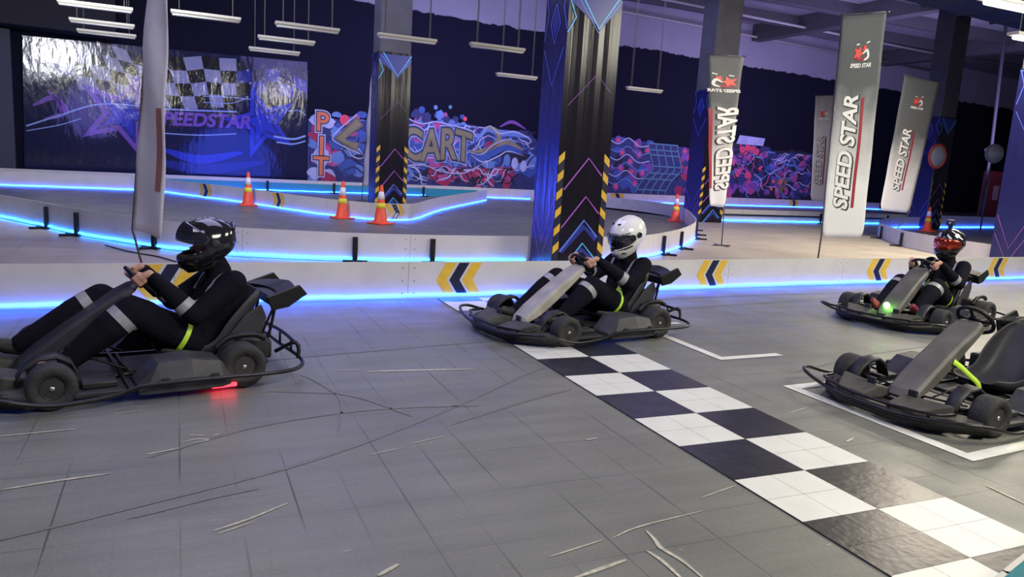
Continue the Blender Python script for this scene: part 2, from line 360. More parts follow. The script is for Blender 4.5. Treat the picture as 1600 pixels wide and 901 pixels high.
def barrier(label, pts, h=.43, led=-1, led_mat=None, teal=None, chev=(), posts=(), seams=2.44, led_range=None, chev_dir=-1, k=8, second=0, face=None):
    """led=-1: strip on the right hand side of the path (towards -Y when path runs +X)"""
    root = thing('track_barrier', label, 'barrier'); L = Line2(pts, k); TH = .018
    def pos(s, off, z):
        p, T = L.at(s); n = Vector((-T.y, T.x, 0)); return p + n*off + Vector((0, 0, z))
    mb = MB(); n = len(L.S)
    cols = []
    for s in L.S: cols.append([mb.bm.verts.new(pos(s, o_, z)) for o_, z in ((-TH/2, .006), (-TH/2, h), (TH/2, h), (TH/2, .006))])
    for i in range(n-1):
        a, b = cols[i], cols[i+1]; x = L.P[i].x
        for j in range(4):
            mb.m(M_whited if j == 1 else (M_teal if teal and teal[0] <= x < teal[1] and (j == teal[2]) else M_white))
            f = mb.bm.faces.new((a[j], b[j], b[(j+1) % 4], a[(j+1) % 4])); f.material_index = mb.cur
    mb.m(M_white); mb._fin([mb.bm.faces.new(cols[0]), mb.bm.faces.new(cols[-1][::-1])])
    mb.build('barrier_panel', root)
    if teal and led:
        cp = MB().m(M_white); cp.rings([[pos(s_, o_, z_) for o_, z_ in ((-TH/2-.02, h-.11), (-TH/2-.02, h+.01), (TH/2+.01, h+.01), (TH/2+.01, h-.11))] for s_ in L.S], smooth=False)
        tag(cp.build('top_cap', root), 'white cap along the top edge')
    # dark joint lines between panels, with screw heads
    if seams:
        d = seams*.6; MG = mat('seam_dark', (.10, .09, .09), .8)
        for _ in range(14):
            if d > L.S[-1]: break
            sm = MB().m(MG)
            for side in (-1, 1):
                o_ = side*(TH/2+.001)
                for (a0, a1, z0, z1) in [(d-.002, d+.002, .01, h-.002)]+[(d+q-.008, d+q+.008, zz-.006, zz+.006) for q in (-.07, .07) for zz in (.07, .21, .36)]:
                    sm.poly([pos(a0, o_, z0), pos(a1, o_, z0), pos(a1, o_, z1), pos(a0, o_, z1)])
            d += seams; sm.build('panel_seam', root, fix=False)
    if led:
        r0, r1 = led_range or (0, L.S[-1])
        lm = MB().m(led_mat or M_led); q = []
        s = r0; st = .12 if L.S[-1] < 25 else .25
        while s < r1: q.append(pos(s, led*(TH/2+.016), .045+.004*math.sin(s*5.1)+.003*math.sin(s*13))); s += st
        lm.tube(q, .016, 6); tag(lm.build('led_strip', root), 'glowing blue light strip along the foot')
    for (cx, cy, side, *rest) in chev:
        s0 = L.near(cx, cy); dr = rest[0] if rest else chev_dir; wd = rest[1] if len(rest) > 1 else .13
        c = MB()
        for kk, mm in ((-1, M_yel), (0, M_chev), (1, M_yel)):
            c.m(mm); gap = .035
            o0 = kk*(wd+gap)
            for z0, z1, e0, e1 in ((.03, h*.5, -.06, .06), (h*.5, h-.012, .06, -.06)):
                u0, u1 = o0+dr*e0, o0+dr*e1
                for q in range(3):
                    ta, tb = q/3, (q+1)/3
                    za, zb = z0+(z1-z0)*ta, z0+(z1-z0)*tb; ua, ub = u0+(u1-u0)*ta, u0+(u1-u0)*tb
                    of = side*(TH/2+.0025)
                    c.poly([pos(s0+ua-wd/2, of, za), pos(s0+ua+wd/2, of, za), pos(s0+ub+wd/2, of, zb), pos(s0+ub-wd/2, of, zb)])
        tag(c.build('chevron_marking', root, fix=False), 'yellow and black chevron marking')
    for (cx, cy, side) in posts:
        s0 = L.near(cx, cy); p, T = L.at(s0); nn = Vector((-T.y, T.x, 0))*side; rz = math.atan2(T.y, T.x)
        q = MB().m(M_black); q.box(p+nn*.045+Vector((0, 0, .19)), (.075, .05, .37), rz, bev=.006)
        q.box(p+nn*.16+Vector((0, 0, .02)), (.07, .30, .035), rz, bev=.006)
        q.box(p+nn*.10+Vector((0, 0, .022)), (.36, .07, .03), rz, bev=.006)
        tag(q.build('support_post', root), 'black T shaped support post')
    return root
barrier('long white trackside barrier with chevrons and blue light strip beside the driving lane', B1, led=-1,
        chev=[(-2.84, 3.1, -1), (.28, 3.28, -1), (4.2, 3.6, -1), (7.8, 3.87, -1), (11.1, 4.1, -1)])
barrier('curved white barrier left of the big column with black posts and light strip', B2, led=-1, led_mat=M_ledc,
        posts=[(-4.79, 9.95, -1), (-4.22, 9.0, -1), (-3.05, 7.5, -1), (-.33, 6.2, -1), (.84, 6.12, -1)])
barrier('curved white barrier right of the big column bending back around the far cone', B2R, led=-1, led_mat=M_led,
        posts=[(5.9, 7.3, -1), (7.0, 8.25, -1), (8.9, 10.2, -1), (9.6, 11.2, -1), (10.5, 12.5, -1)], chev=[])
barrier('white island barrier coming to a rounded point behind the two cones', B3, led=-1,
        chev=[(-2.0, 18.6, -1, 1, .15), (-.35, 15.6, -1, 1, .15), (2.05, 12.93, -1, 1, .12)])
barrier('long back barrier with teal face and white cap below the blue banner', B4A, led=-1, teal=(-4.3, 9, 0), led_range=(0, 22.5),
        posts=[(.2, 23.4, -1), (2.6, 23.7, -1), (6.2, 24.1, -1)])
barrier('white far barrier under the right half of the graffiti wall', B4B, led=-1, chev=[(15.8, 25.3, -1, 1, .22), (28.5, 27.4, -1, 1, .22), (45, 30.2, -1, 1, .25)])
barrier('curved white barrier enclosing the loop around the rightmost cone', B5, led=-1, led_mat=M_led,
        posts=[(14.9, 9.4, 1), (16.6, 11.3, 1), (13.7, 7.5, 1)], chev=[(25.0, 16.0, -1, 1, .17), (18.7, 13.2, -1, 1, .12)])
b6 = barrier('low white barrier with a black rail behind the flags on the right', B6, led=-1, led_mat=M_ledc, posts=[(19.4, 16.6, -1), (23.4, 17.0, -1)])
L6 = Line2(B6); rr = MB().m(M_black); rr.tube([L6.at(s)[0]+Vector((0, -.06, .24)) for s in (0, 3, 6, 9, 12, 15, 18)], .03, 8); rr.build('rail', b6)
# inner strip of the B5 loop (on its track side)
L5 = Line2(B5); q = MB().m(M_led); q.tube([L5.at(8.5+s*.4)[0]+Vector((.02, -.03, .05)) for s in range(60)], .018, 6)
o = q.build('led_strip'); o.parent = [x for x in COL.objects if x.get('label', '').startswith('curved white barrier enclosing')][0]
# teal barrier right by the photographer
barrier('teal backed barrier with plywood edge in the nearest bottom right corner', [(-1.2, -3.86), (-.36, -3.64), (-.15, -3.58), (1.5, -3.12), (3, -2.9)], led=0, teal=(-5, 9, 0), seams=0)

# ------------------------------------------------------------------ walls, ceiling
def WALL(x, z, off=0): return Vector((x, 24.5+.12*x-off, z))
def wall_mat():
    m = bpy.data.materials.new('wall_paint'); m.use_nodes = True; nt = m.node_tree; N = nt.nodes; L = nt.links; b = N['Principled BSDF']
    tc = N.new('ShaderNodeTexCoord'); sp = N.new('ShaderNodeSeparateXYZ'); L.new(tc.outputs['Object'], sp.inputs[0])
    n = N.new('ShaderNodeTexNoise'); n.inputs['Scale'].default_value = 1.9; n.inputs['Detail'].default_value = 8; L.new(tc.outputs['Object'], n.inputs['Vector'])
    a = N.new('ShaderNodeMath'); a.operation = 'MULTIPLY_ADD'; L.new(n.outputs['Fac'], a.inputs[0]); a.inputs[1].default_value = .38; L.new(sp.outputs[2], a.inputs[2])
    r = N.new('ShaderNodeMapRange'); r.inputs[1].default_value = 7.32; r.inputs[2].default_value = 7.36; L.new(a.outputs[0], r.inputs[0])
    mx = N.new('ShaderNodeMix'); mx.data_type = 'RGBA'; L.new(r.outputs[0], mx.inputs[0]); mx.inputs[6].default_value = (.010, .010, .022, 1)
    n2 = N.new('ShaderNodeTexNoise'); n2.inputs['Scale'].default_value = .5; L.new(tc.outputs['Object'], n2.inputs['Vector'])
    cr = N.new('ShaderNodeMix'); cr.data_type = 'RGBA'; L.new(n2.outputs['Fac'], cr.inputs[0]); cr.inputs[6].default_value = (.22, .21, .26, 1); cr.inputs[7].default_value = (.34, .33, .38, 1)
    L.new(cr.outputs[2], mx.inputs[7]); L.new(mx.outputs[2], b.inputs['Base Color']); b.inputs['Roughness'].default_value = .9; b.inputs['Specular IOR Level'].default_value = .08
    return m
w = MB().m(wall_mat()); w.poly([WALL(-25, 0), WALL(80, 0), WALL(80, 9.3), WALL(-25, 9.3)]); tag(w.build('wall_back'), kind='structure')
M_ceil = mat('ceiling_concrete', (.20, .19, .21), .85, noise=.15, nscale=.6)
c = MB().m(M_ceil); c.box((27, 14, 9.35), (110, 60, .3)); tag(c.build('ceiling'), kind='structure')
for i, y in enumerate((14, 17.5, 21, 24.5)):
    q = MB().m(M_beam); q.box((30, y, 8.95), (90, .45, .50), bev=.02); tag(q.build('trim_%d' % (i+1)), kind='structure')
for i, x in enumerate((14, 24.6, 35.2)):
    q = MB().m(M_beam); q.box((x, 14, 8.8), (.6, 40, .8), bev=.02); tag(q.build('trim_%d' % (i+5)), kind='structure')
q = MB().m(M_duct)
q.box((21, 13.2, 7.75), (20, 1.5, .5), .1, bev=.05)
for k_ in range(10): q.box((12+k_*2, 12.32+k_*.2, 7.75), (.06, 1.6, .58), .1)
tag(q.build('ventilation_duct'), 'wide grey metal ventilation duct under the ceiling at the upper right', 'duct')
for i, (x0, y0, x1, y1, z) in enumerate([(8, 25.2, 40, 28.8, 8.55), (10, 22.5, 44, 25.5, 8.6)]):
    q = MB().m(mat('pipe_paint', (.34, .32, .30), .5)); q.tube([(x0, y0, z), (x1, y1, z)], .06, 8)
    tag(q.build('ceiling_pipe'), ['thin pale pipe running along the top of the back wall', 'thin pale pipe hanging below the ceiling in front of the back wall'][i], 'pipe')
# left end pillar of the back wall
q = MB().m(mat('left_pillar', (.06, .065, .10), .8)); q.box(WALL(-7.72, 2.3, .35), (.7, .5, 4.6), .12, bev=.02); tag(q.build('trim_8'), kind='structure')
q = MB().m(mat('left_soffit', (.02, .02, .03), .9)); q.box(WALL(-6.6, 5.6, .9), (4.2, 1.2, 1.9), .12, bev=.02); tag(q.build('trim_9'), kind='structure')

# ------------------------------------------------------------------ banner on the wall
def vinyl(name, col, r=.11):
    return mat(name, col, r, bump=.55, bscale=2.2, bstretch=(2.2, 1, .8), spec=.6)
V_bg = vinyl('banner_navy', (.010, .012, .05)); V_wh = vinyl('banner_white', (.26, .28, .40)); V_bk = vinyl('banner_black', (.008, .008, .015))
V_bl = vinyl('banner_blue', (.03, .05, .45)); V_pu = vinyl('banner_purple', (.20, .09, .42)); V_lb = vinyl('banner_line', (.30, .42, .75)); V_mb = vinyl('banner_midblue', (.02, .03, .22))
V_br = vinyl('banner_brown', (.20, .12, .16))
bn = thing('wall_banner', 'glossy navy banner with a chequered flag, two stars and the word SPEEDSTAR', 'banner', WALL(-2.8, 0, .06), 0)
bo = WALL(-2.8, 0, .06)
def BN(d): return lambda u, v: WALL(u, v, .075+d)-bo
mb = MB().m(V_bg); mb.prism([(-7.2, .36), (1.72, .44), (1.68, 4.72), (-7.1, 4.5)], lambda u, v, d: WALL(u, v, d)-bo, .03, .075); mb.build('banner_sheet', bn)
mb = MB()
# chequered flag: warped grid of squares
for i in range(16):
    for j in range(4):
        if i in (): continue
        def F(a, b):
            u = -6.3+a*.50; sk = .42*max(0, 1-abs(a-5)/6); return (u+sk*(b-2)*.55, 4.52-b*.42+.18*math.sin(a*.55+1)+(.1 if a > 8 else 0)*math.sin(a))
        if u_ := True:
            qd = [F(i, j), F(i+1, j), F(i+1, j+1), F(i, j+1)]
            if max(p[1] for p in qd) > 4.66 or (i > 10 and j > 2): continue
            mb.m(V_wh if (i+j) % 2 == 0 and i < 11 else (V_mb if (i+j) % 2 == 0 else V_bk)); mb.poly([BN(.002)(*p) for p in qd])
mb.build('chequered_flag_print', bn, fix=False)
def star(cx, cz, R, rot, mapf, mb, r=.42, pts=5, sx=1.0):
    P = []
    for i in range(pts*2):
        a = rot+PI*i/pts; q_ = R if i % 2 == 0 else R*r; P.append((cx+q_*math.cos(a)*sx, cz+q_*math.sin(a)))
    C_ = mb.bm.verts.new(mapf(cx, cz)); vs = [mb.bm.verts.new(mapf(*p)) for p in P]
    for i in range(len(vs)): f = mb.bm.faces.new((C_, vs[i], vs[(i+1) % len(vs)])); f.material_index = mb.cur
for (cx, cz, R, sx, rot, m1, m2) in ((-4.35, 2.35, 1.45, 1.05, 1.25, V_pu, V_bl), (.1, 2.42, 1.35, 1.0, 1.88, V_bl, V_bl)):
    mb = MB(); mb.m(m1); star(cx, cz, R, rot, BN(.004), mb, .40, sx=sx); mb.m(V_mb); star(cx, cz, R*.70, rot, BN(.006), mb, .40, sx=sx)
    mb.m(m2); star(cx, cz, R*.52, rot, BN(.008), mb, .40, sx=sx)
    mb.build('star_print', bn, fix=False)
mb = MB()
mb.m(V_lb)
for P, w_ in (([(-7.1, 1.75), (-6.3, 2.1), (-4.95, 2.62), (-3, 2.62), (-.8, 2.72)], .05), ([(-7.1, 1.60), (-6.2, 1.85), (-5.6, 2.1)], .03), ([(-3.4, 1.80), (-2, 1.82), (-.8, 1.95)], .035), ([(.5, 1.95), (1.2, 1.9), (1.66, 2.05)], .07), ([(.6, 1.75), (1.2, 1.72), (1.66, 1.86)], .05), ([(-1.9, 3.16), (-1, 3.2), (-.3, 3.2)], .025), ([(-1.9, 2.95), (-1, 3.0), (-.5, 3.2)], .025), ([(1.0, 2.9), (1.4, 2.95), (1.66, 2.8)], .03)):
    ribbon2(mb, P, w_, BN(.010), 6)
mb.m(V_pu)
for P in ([(-6.5, 2.9), (-6, 2.3), (-6.6, 2.0)], [(-6.9, 2.4), (-6.3, 2.7), (-6.1, 2.2)]): ribbon2(mb, P, .16, BN(.009), 6, True)
mb.m(V_br)
for i in range(8): ribbon2(mb, [(-5.3+rnd.random()*.7, 1.8+rnd.random()*.9), (-4.9+rnd.random()*.5, 1.5+rnd.random()*.9)], .03, BN(.009), 2)
mb.m(V_bl); ribbon2(mb, [(-3.2, 1.25), (-2, .98), (-.6, 1.3)], .30, BN(.002), 8, True)
mb.m(V_mb); ribbon2(mb, [(-3.6, .85), (-1.8, .66), (.2, 1.0)], .34, BN(.002), 8, True)
mb.m(V_wh)
for i in range(26): disc2(mb, (rnd.uniform(-1.9, 1.6), rnd.uniform(3.1, 4.3)), rnd.uniform(.015, .05), BN(.011), 8)
mb.build('light_streak_print', bn, fix=False)
mb = MB().m(V_pu); add_text(mb, 'SPEEDSTAR', .62, lambda u, v: BN(.014)(u-1.92, v+2.32+.03*u), .022, .18, 1.02, 1.0)
tag(mb.build('banner_lettering', bn, fix=False), 'purple letters reading SPEEDSTAR')

# ------------------------------------------------------------------ graffiti on the wall
G = {k: mat('graffiti_'+k, c_, .75, noise=.15, nscale=2) for k, c_ in dict(blue=(.045, .10, .38), sky=(.13, .24, .58), pale=(.45, .48, .75), pink=(.46, .08, .26), red=(.38, .03, .10), tan=(.27, .235, .14), tand=(.16, .14, .10),
     orange=(.72, .20, .10), dark=(.015, .015, .04), navy=(.03, .04, .16), purple=(.20, .07, .34), hot=(.85, .08, .16), teal=(.10, .26, .36)).items()}
gf = thing('graffiti_mural', 'spray painted mural with PIT and CART lettering across the lower black wall', 'mural', WALL(10, 0, .01))
go = WALL(10, 0, .01)
def GN(d): return lambda u, v: WALL(u, v, .012+d*.004)-go
def splat(mb, x0, x1, z0, z1, n, mats_, r0, r1, layer, jit=.25):
    for i in range(n):
        mb.m(G[rnd.choice(mats_)]); disc2(mb, (rnd.uniform(x0, x1), rnd.uniform(z0, z1)), rnd.uniform(r0, r1), GN(layer+rnd.random()*.5), 10, rnd.uniform(.5, 1.2), jit)
def squig(mb, x0, x1, z0, z1, n, mats_, w0, w1, layer, ln=.9):
    for i in range(n):
        x, z, a = rnd.uniform(x0, x1), rnd.uniform(z0, z1), rnd.uniform(-.5, .5); P = [(x, z)]
        for k_ in range(4):
            a += rnd.uniform(-1.1, 1.1); z = min(z1, max(z0, z+math.sin(a)*ln*.28)); x = min(x1+.2, x+abs(math.cos(a))*ln*.3+.02); P.append((x, z))
        mb.m(G[rnd.choice(mats_)]); ribbon2(mb, P, rnd.uniform(w0, w1), GN(layer+rnd.random()*.5), 4, True)
mb = MB()
# ground colours
mb.m(G['navy']); mb.poly([GN(0)(*p) for p in [(1.75, .3), (11.9, .3), (11.9, 2.5), (11.3, 2.9), (9.9, 2.9), (8.3, 3.0), (5.5, 2.9), (1.75, 2.7)]])
splat(mb, 1.95, 2.8, .5, 2.9, 26, ['sky', 'pale', 'pink', 'red'], .16, .3, 1)
splat(mb, 2.8, 5.8, .7, 3.0, 60, ['blue', 'sky', 'navy', 'pink', 'blue'], .15, .38, 1)
splat(mb, 5.6, 8.6, .9, 2.9, 70, ['blue', 'sky', 'blue', 'pink'], .18, .38, 1)
splat(mb, 5.8, 8.2, 2.8, 3.3, 22, ['blue', 'sky', 'navy'], .1, .24, 1)
splat(mb, 6.4, 10.6, .5, 1.2, 60, ['red', 'pink', 'dark', 'red'], .1, .28, 3)
splat(mb, 8.4, 11.6, 1.2, 2.6, 40, ['blue', 'navy', 'dark', 'sky'], .15, .36, 1)
squig(mb, 2.8, 5.6, .5, 2.8, 30, ['pale', 'dark', 'sky', 'navy'], .04, .09, 4)
squig(mb, 5.8, 8.6, 1.1, 2.9, 40, ['pale', 'navy', 'blue', 'sky', 'purple'], .03, .08, 4)
squig(mb, 8.3, 11.6, 1.0, 2.9, 26, ['pale', 'navy', 'blue', 'dark'], .03, .09, 4)
squig(mb, 5.8, 10.8, .45, 1.2, 34, ['pale', 'dark', 'pale', 'navy'], .03, .08, 5)
for c_, r_, m_ in (((6.9, 3.55), .09, 'sky'), ((7.55, 3.62), .08, 'teal'), ((7.35, 3.3), .09, 'pink'), ((8.25, 3.2), .09, 'hot'), ((6.3, 3.4), .14, 'blue'), ((3.15, 2.75), .2, 'hot'), ((3.6, 2.85), .14, 'pink')):
    mb.m(G[m_]); disc2(mb, c_, r_, GN(5))
# arrow-like K stroke
mb.m(G['tand']); ribbon2(mb, [(3.75, 2.75), (2.95, 2.02), (3.7, 1.72)], .42, GN(6), 0)
mb.m(G['tan']); ribbon2(mb, [(3.7, 2.72), (3.0, 2.03), (3.65, 1.78)], .26, GN(7), 0)
mb.m(G['pale']); ribbon2(mb, [(3.62, 3.0), (2.72, 2.15), (2.9, 1.85), (3.8, 1.5)], .05, GN(8), 3)
# swirls right of CART
for P, w_, m_, l_ in (([(8.4, 1.75), (9.0, 1.62), (9.6, 1.95), (10.3, 2.2), (11.1, 1.95)], .42, 'blue', 6), ([(9.1, 1.8), (9.6, 2.15), (10.3, 2.38), (11.15, 2.1)], .24, 'tan', 7),
     ([(8.8, 2.3), (9.3, 2.85), (9.9, 2.75), (10.6, 2.75), (11.4, 2.65)], .26, 'sky', 6), ([(9.2, 2.95), (9.7, 2.85), (9.9, 2.45), (9.3, 2.0), (8.5, 1.85)], .22, 'tan', 7),
     ([(8.6, 1.75), (9.2, 1.48), (9.9, 1.75), (10.4, 2.0), (11.2, 1.85)], .06, 'pale', 8), ([(9.0, 2.5), (9.4, 3.0), (9.9, 2.72), (10.6, 2.85), (11.2, 2.7), (11.5, 2.5), (11.2, 2.35), (10.8, 2.5)], .06, 'pale', 9),
     ([(8.5, 1.85), (9.1, 1.8), (9.6, 2.2), (10.3, 2.5), (10.9, 2.4)], .05, 'pale', 9), ([(9.2, 2.2), (9.5, 2.3), (9.3, 2.05)], .12, 'red', 9), ([(10.3, 1.9), (10.9, 1.7), (11.5, 1.9)], .35, 'dark', 6),
     ([(9.9, 3.0), (10.5, 3.25), (11.2, 3.0)], .14, 'purple', 5)):
    mb.m(G[m_]); ribbon2(mb, P, w_, GN(l_), 8, True)
for c_, m_ in (((10.35, 1.62), 'sky'), ((10.75, 1.5), 'pale'), ((11.2, 1.4), 'pale')): mb.m(G[m_]); disc2(mb, c_, .17, GN(9), 12, 1.5)
mb.build('left_painting', gf, fix=False)
# letters
mb = MB()
for off, m_, l_ in ((.10, 'pale', 10), (.055, 'dark', 11), (.02, 'orange', 12)):
    mb.m(G[m_])
    for ch, (u0, v0) in zip('PIT', ((2.28, 2.58), (2.27, 1.68), (2.27, .93))): add_text(mb, ch, .98, lambda u, v: GN(l_)(u0+u, v0+v), off)
tag(mb.build('pit_lettering', gf, fix=False), 'orange stacked letters reading PIT')
mb = MB()
for off, m_, l_ in ((.17, 'pale', 12), (.14, 'sky', 13), (.10, 'dark', 14), (.06, 'tand', 15), (.02, 'tan', 16)):
    mb.m(G[m_]); add_text(mb, 'CART', 1.75, lambda u, v: GN(l_)(7.05+u, 2.0+v-.06*u+.12*math.sin(u*2)), off, 0, .72, .92)
tag(mb.build('cart_lettering', gf, fix=False), 'tan and blue letters reading CART')
mb = MB().m(G['pale']); ribbon2(mb, [(5.7, 3.0), (6.3, 2.85), (6.9, 2.98), (7.6, 2.9), (8.5, 2.75), (8.8, 2.5)], .05, GN(17), 6)
ribbon2(mb, [(5.7, 1.15), (6.5, 1.2), (7.2, 1.0), (8.2, .95), (9, 1.3)], .05, GN(17), 6); mb.build('outline_painting', gf, fix=False)
# middle part: dots, waves and a window grid shape
mb = MB()
mb.m(G['navy']); mb.poly([GN(0)(*p) for p in [(14.5, .3), (22, .3), (22, 2.7), (18, 2.9), (14.5, 3.0)]])
splat(mb, 15, 18.4, .5, 2.9, 45, ['navy', 'purple', 'dark', 'blue'], .15, .35, 1); splat(mb, 20.2, 22, .5, 2.7, 40, ['purple', 'navy', 'red', 'pink', 'dark'], .12, .25, 1)
for p in [(16.29, 2.87), (17.41, 2.75), (18.12, 2.49), (16.59, 2.31), (17.62, 2.27), (17.11, 1.91), (16.58, 1.58), (17.26, 1.45), (17.92, 1.4), (16.38, .7), (17.5, .89), (20.5, 2.6), (20.8, 2.3), (20.9, 1.6)]:
    mb.m(G['purple']); disc2(mb, p, .2, GN(3)); mb.m(G['hot']); disc2(mb, p, .10, GN(4))
for k_ in range(6):
    z = .8+k_*.38; mb.m(G['pale' if k_ % 2 else 'sky']); ribbon2(mb, [(15.6, z+.25), (16.3, z), (16.9, z+.3), (17.6, z-.05), (18.3, z+.05)], .05, GN(5), 6)
GL = lambda a, b: (18.15+a*1.85-(.25*(1-b/.38) if b < .38 else 0)+(0 if b < .38 else 0)+.42*max(0, 1-abs(b-.52)/.42)-(.3 if b < .3 else .3*max(0, (.5-b)/.2)), .42+b*2.42)
mb.m(G['navy']); mb.poly([GN(6)(*GL(a, b)) for a, b in [(0, 0), (1, 0), (1, .25), (1, .52), (1, 1), (0, 1), (0, .52), (0, .25)]])
mb.m(G['teal'])
for a in (0, .25, .5, .75, 1): ribbon2(mb, [GL(a, b/12) for b in range(13)], .06, GN(7), 0)
for b in (.08, .3, .42, .56, .78, .88, 1): ribbon2(mb, [GL(a/4, b) for a in range(5)], .06, GN(7), 0)
mb.build('middle_painting', gf, fix=False)
mb = MB(); mb.m(G['dark']); mb.poly([GN(0)(*p) for p in [(23, .3), (32.4, .3), (32.4, 2.9), (29, 3.1), (26, 3.0), (24.5, 3.3), (23, 3.2)]])
splat(mb, 23.2, 26.2, .5, 3.1, 60, ['pink', 'hot', 'purple', 'navy', 'purple'], .12, .34, 1); splat(mb, 26, 32, .5, 2.9, 110, ['navy', 'blue', 'purple', 'dark', 'pink', 'navy'], .15, .4, 1)
splat(mb, 24.4, 25.6, 2.6, 3.1, 14, ['hot'], .12, .22, 3)
squig(mb, 23.2, 32, .5, 2.9, 110, ['sky', 'pink', 'pale', 'dark', 'navy', 'blue'], .04, .1, 4, 1.2); splat(mb, 27, 28.2, .7, 1.5, 10, ['orange', 'tand'], .08, .2, 5)
mb.m(G['pale']); mb.poly([GN(2)(*p) for p in [(24.0, 3.2), (26, 3.2), (26.1, 3.6), (24.2, 3.65)]])
mb.build('right_painting', gf, fix=False)

# ------------------------------------------------------------------ wrapped columns
def column(x, y, w_, d_, label, h=9.2):
    root = thing('wrapped_column', label, 'column', (x, y, 0))
    q = MB().m(M_conc); q.box((w_/2, d_/2, h/2), (w_-.03, d_-.03, h), bev=.02); q.build('column_shaft', root)
    q = MB()
    HW = 4.25
    # wrap as a closed sleeve, slightly rumpled
    def sleeve(a, b, off=0):
        q.m(M_wrapb if (a[0] == b[0]) else M_wrap)
    seg = 10; zs = [0.01+HW*i/24 for i in range(25)]
    ring = []
    for (ax, ay), (bx, by) in (((0, 0), (w_, 0)), ((w_, 0), (w_, d_)), ((w_, d_), (0, d_)), ((0, d_), (0, 0))):
        for i in range(seg): t = i/seg; ring.append((ax+(bx-ax)*t, ay+(by-ay)*t))
    rg = random.Random(int(x*10)); off = [rg.uniform(-.004, .004) for _ in ring]
    rows = [[q.bm.verts.new((px+off[i]*(1 if 0 < i % seg else .2), py+off[i]*(1 if 0 < i % seg else .2), z)) for i, (px, py) in enumerate(ring)] for z in zs]
    n = len(ring)
    for r_ in range(len(rows)-1):
        for i in range(n):
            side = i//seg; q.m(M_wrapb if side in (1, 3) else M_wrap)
            f = q.bm.faces.new((rows[r_][i], rows[r_][(i+1) % n], rows[r_+1][(i+1) % n], rows[r_+1][i])); f.material_index = q.cur
    q.build('vinyl_wrap', root)
    q = MB()
    for face in (0, 1):
        W_ = w_ if face == 0 else d_
        def F(u, v, k_=0): return Vector((u*W_, -.007-k_*.0015, v)) if face == 0 else Vector((-.007-k_*.0015, (1-u)*W_, v))
        def F1(k_): return lambda a, b: F(a/W_, b, k_)
        def rib(P, w2, k_, sub=0): ribbon2(q, [(u*W_, v) for u, v in P], w2, F1(k_), sub)
        pk = .58 if face == 0 else .5
        if face == 0:
            q.m(M_ndk); q.poly([F(0.02, 4.2), F(.98, 4.2), F(.98, 3.98), F(pk, 3.68), F(.02, 4.0)])
            q.m(M_ncya); rib([(.12, 4.24), (pk, 3.66), (.99, 4.2)], .028, 2); q.m(M_nblu); rib([(.10, 4.14), (pk, 3.60), (.99, 4.1)], .016, 1)
            for pz, m_, w2 in ((1.74, M_npur, .022), (1.15, M_npur, .022), (.78, M_nblu, .03), (.42, M_ncya, .026)):
                q.m(m_); rib([(.14, pz-.50), (pk, pz), (.86, pz-.26)], w2, 2)
            q.m(M_ndk)
            for pz in (.70, .34): rib([(.16, pz-.42), (pk, pz-.02), (.84, pz-.22)], .08, 1)
            q.m(M_npur); rib([(.1, 2.5), (.62, 3.0), (.9, 2.75)], .006, 1)
            for e0, e1, sg in ((.005, .115, 1), (.885, .995, -1)):
                q.m(M_chev); q.poly([F(e0, .05), F(e1, .05), F(e1, 1.72), F(e0, 1.72)][::1])
                q.m(M_yel)
                for kk in range(6):
                    z = .24+kk*.275; a, b = (z, z+.09) if sg > 0 else (z+.09, z)
                    q.poly([F(e0, a, 1), F(e1, b, 1), F(e1, b+.12, 1), F(e0, a+.12, 1)])
            q.m(M_ncya); rib([(0.0, 4.05), (.14, 3.78), (.0, 3.55)], .022, 2)
        else:
            q.m(M_nblu)
            rib([(.5, 4.02), (.70, 3.72), (.5, 3.42), (.30, 3.72), (.5, 4.02)], .022, 2)
            rib([(.02, 4.2), (.2, 4.24)], .02, 2); rib([(.08, 3.35), (.5, 2.80), (.92, 3.35)], .016, 2)
            rib([(.98, 4.2), (.82, 3.95), (.99, 3.6)], .02, 2); rib([(.05, 4.2), (.18, 3.9), (.05, 3.5)], .016, 2)
            q.m(M_ndk); q.poly([F(.5, 3.95, 1), F(.36, 3.72, 1), F(.5, 3.5, 1), F(.64, 3.72, 1)])
            q.m(M_npur); rib([(.05, 1.1), (.5, .4), (.95, 1.1)], .014, 2); rib([(.05, .7), (.5, .08), (.95, .7)], .014, 2)
    q.build('neon_line_print', root, fix=False)
    return root
column(2.56, 5.42, .90, .78, 'large column wrapped in glossy black vinyl with neon arrows and hazard edges, behind the white helmet')
column(2.17, 15.5, .88, .8, 'more distant wrapped column standing behind the pointed island barrier')
column(12.95, 15.5, 1.0, .8, 'dark wrapped column half hidden behind the back to front flag')
column(23.7, 15.5, .85, .8, 'wrapped column at the upper right beside the round mirrors')
column(13.98, 5.42, .9, .8, 'wrapped column cut by the right edge of the picture')

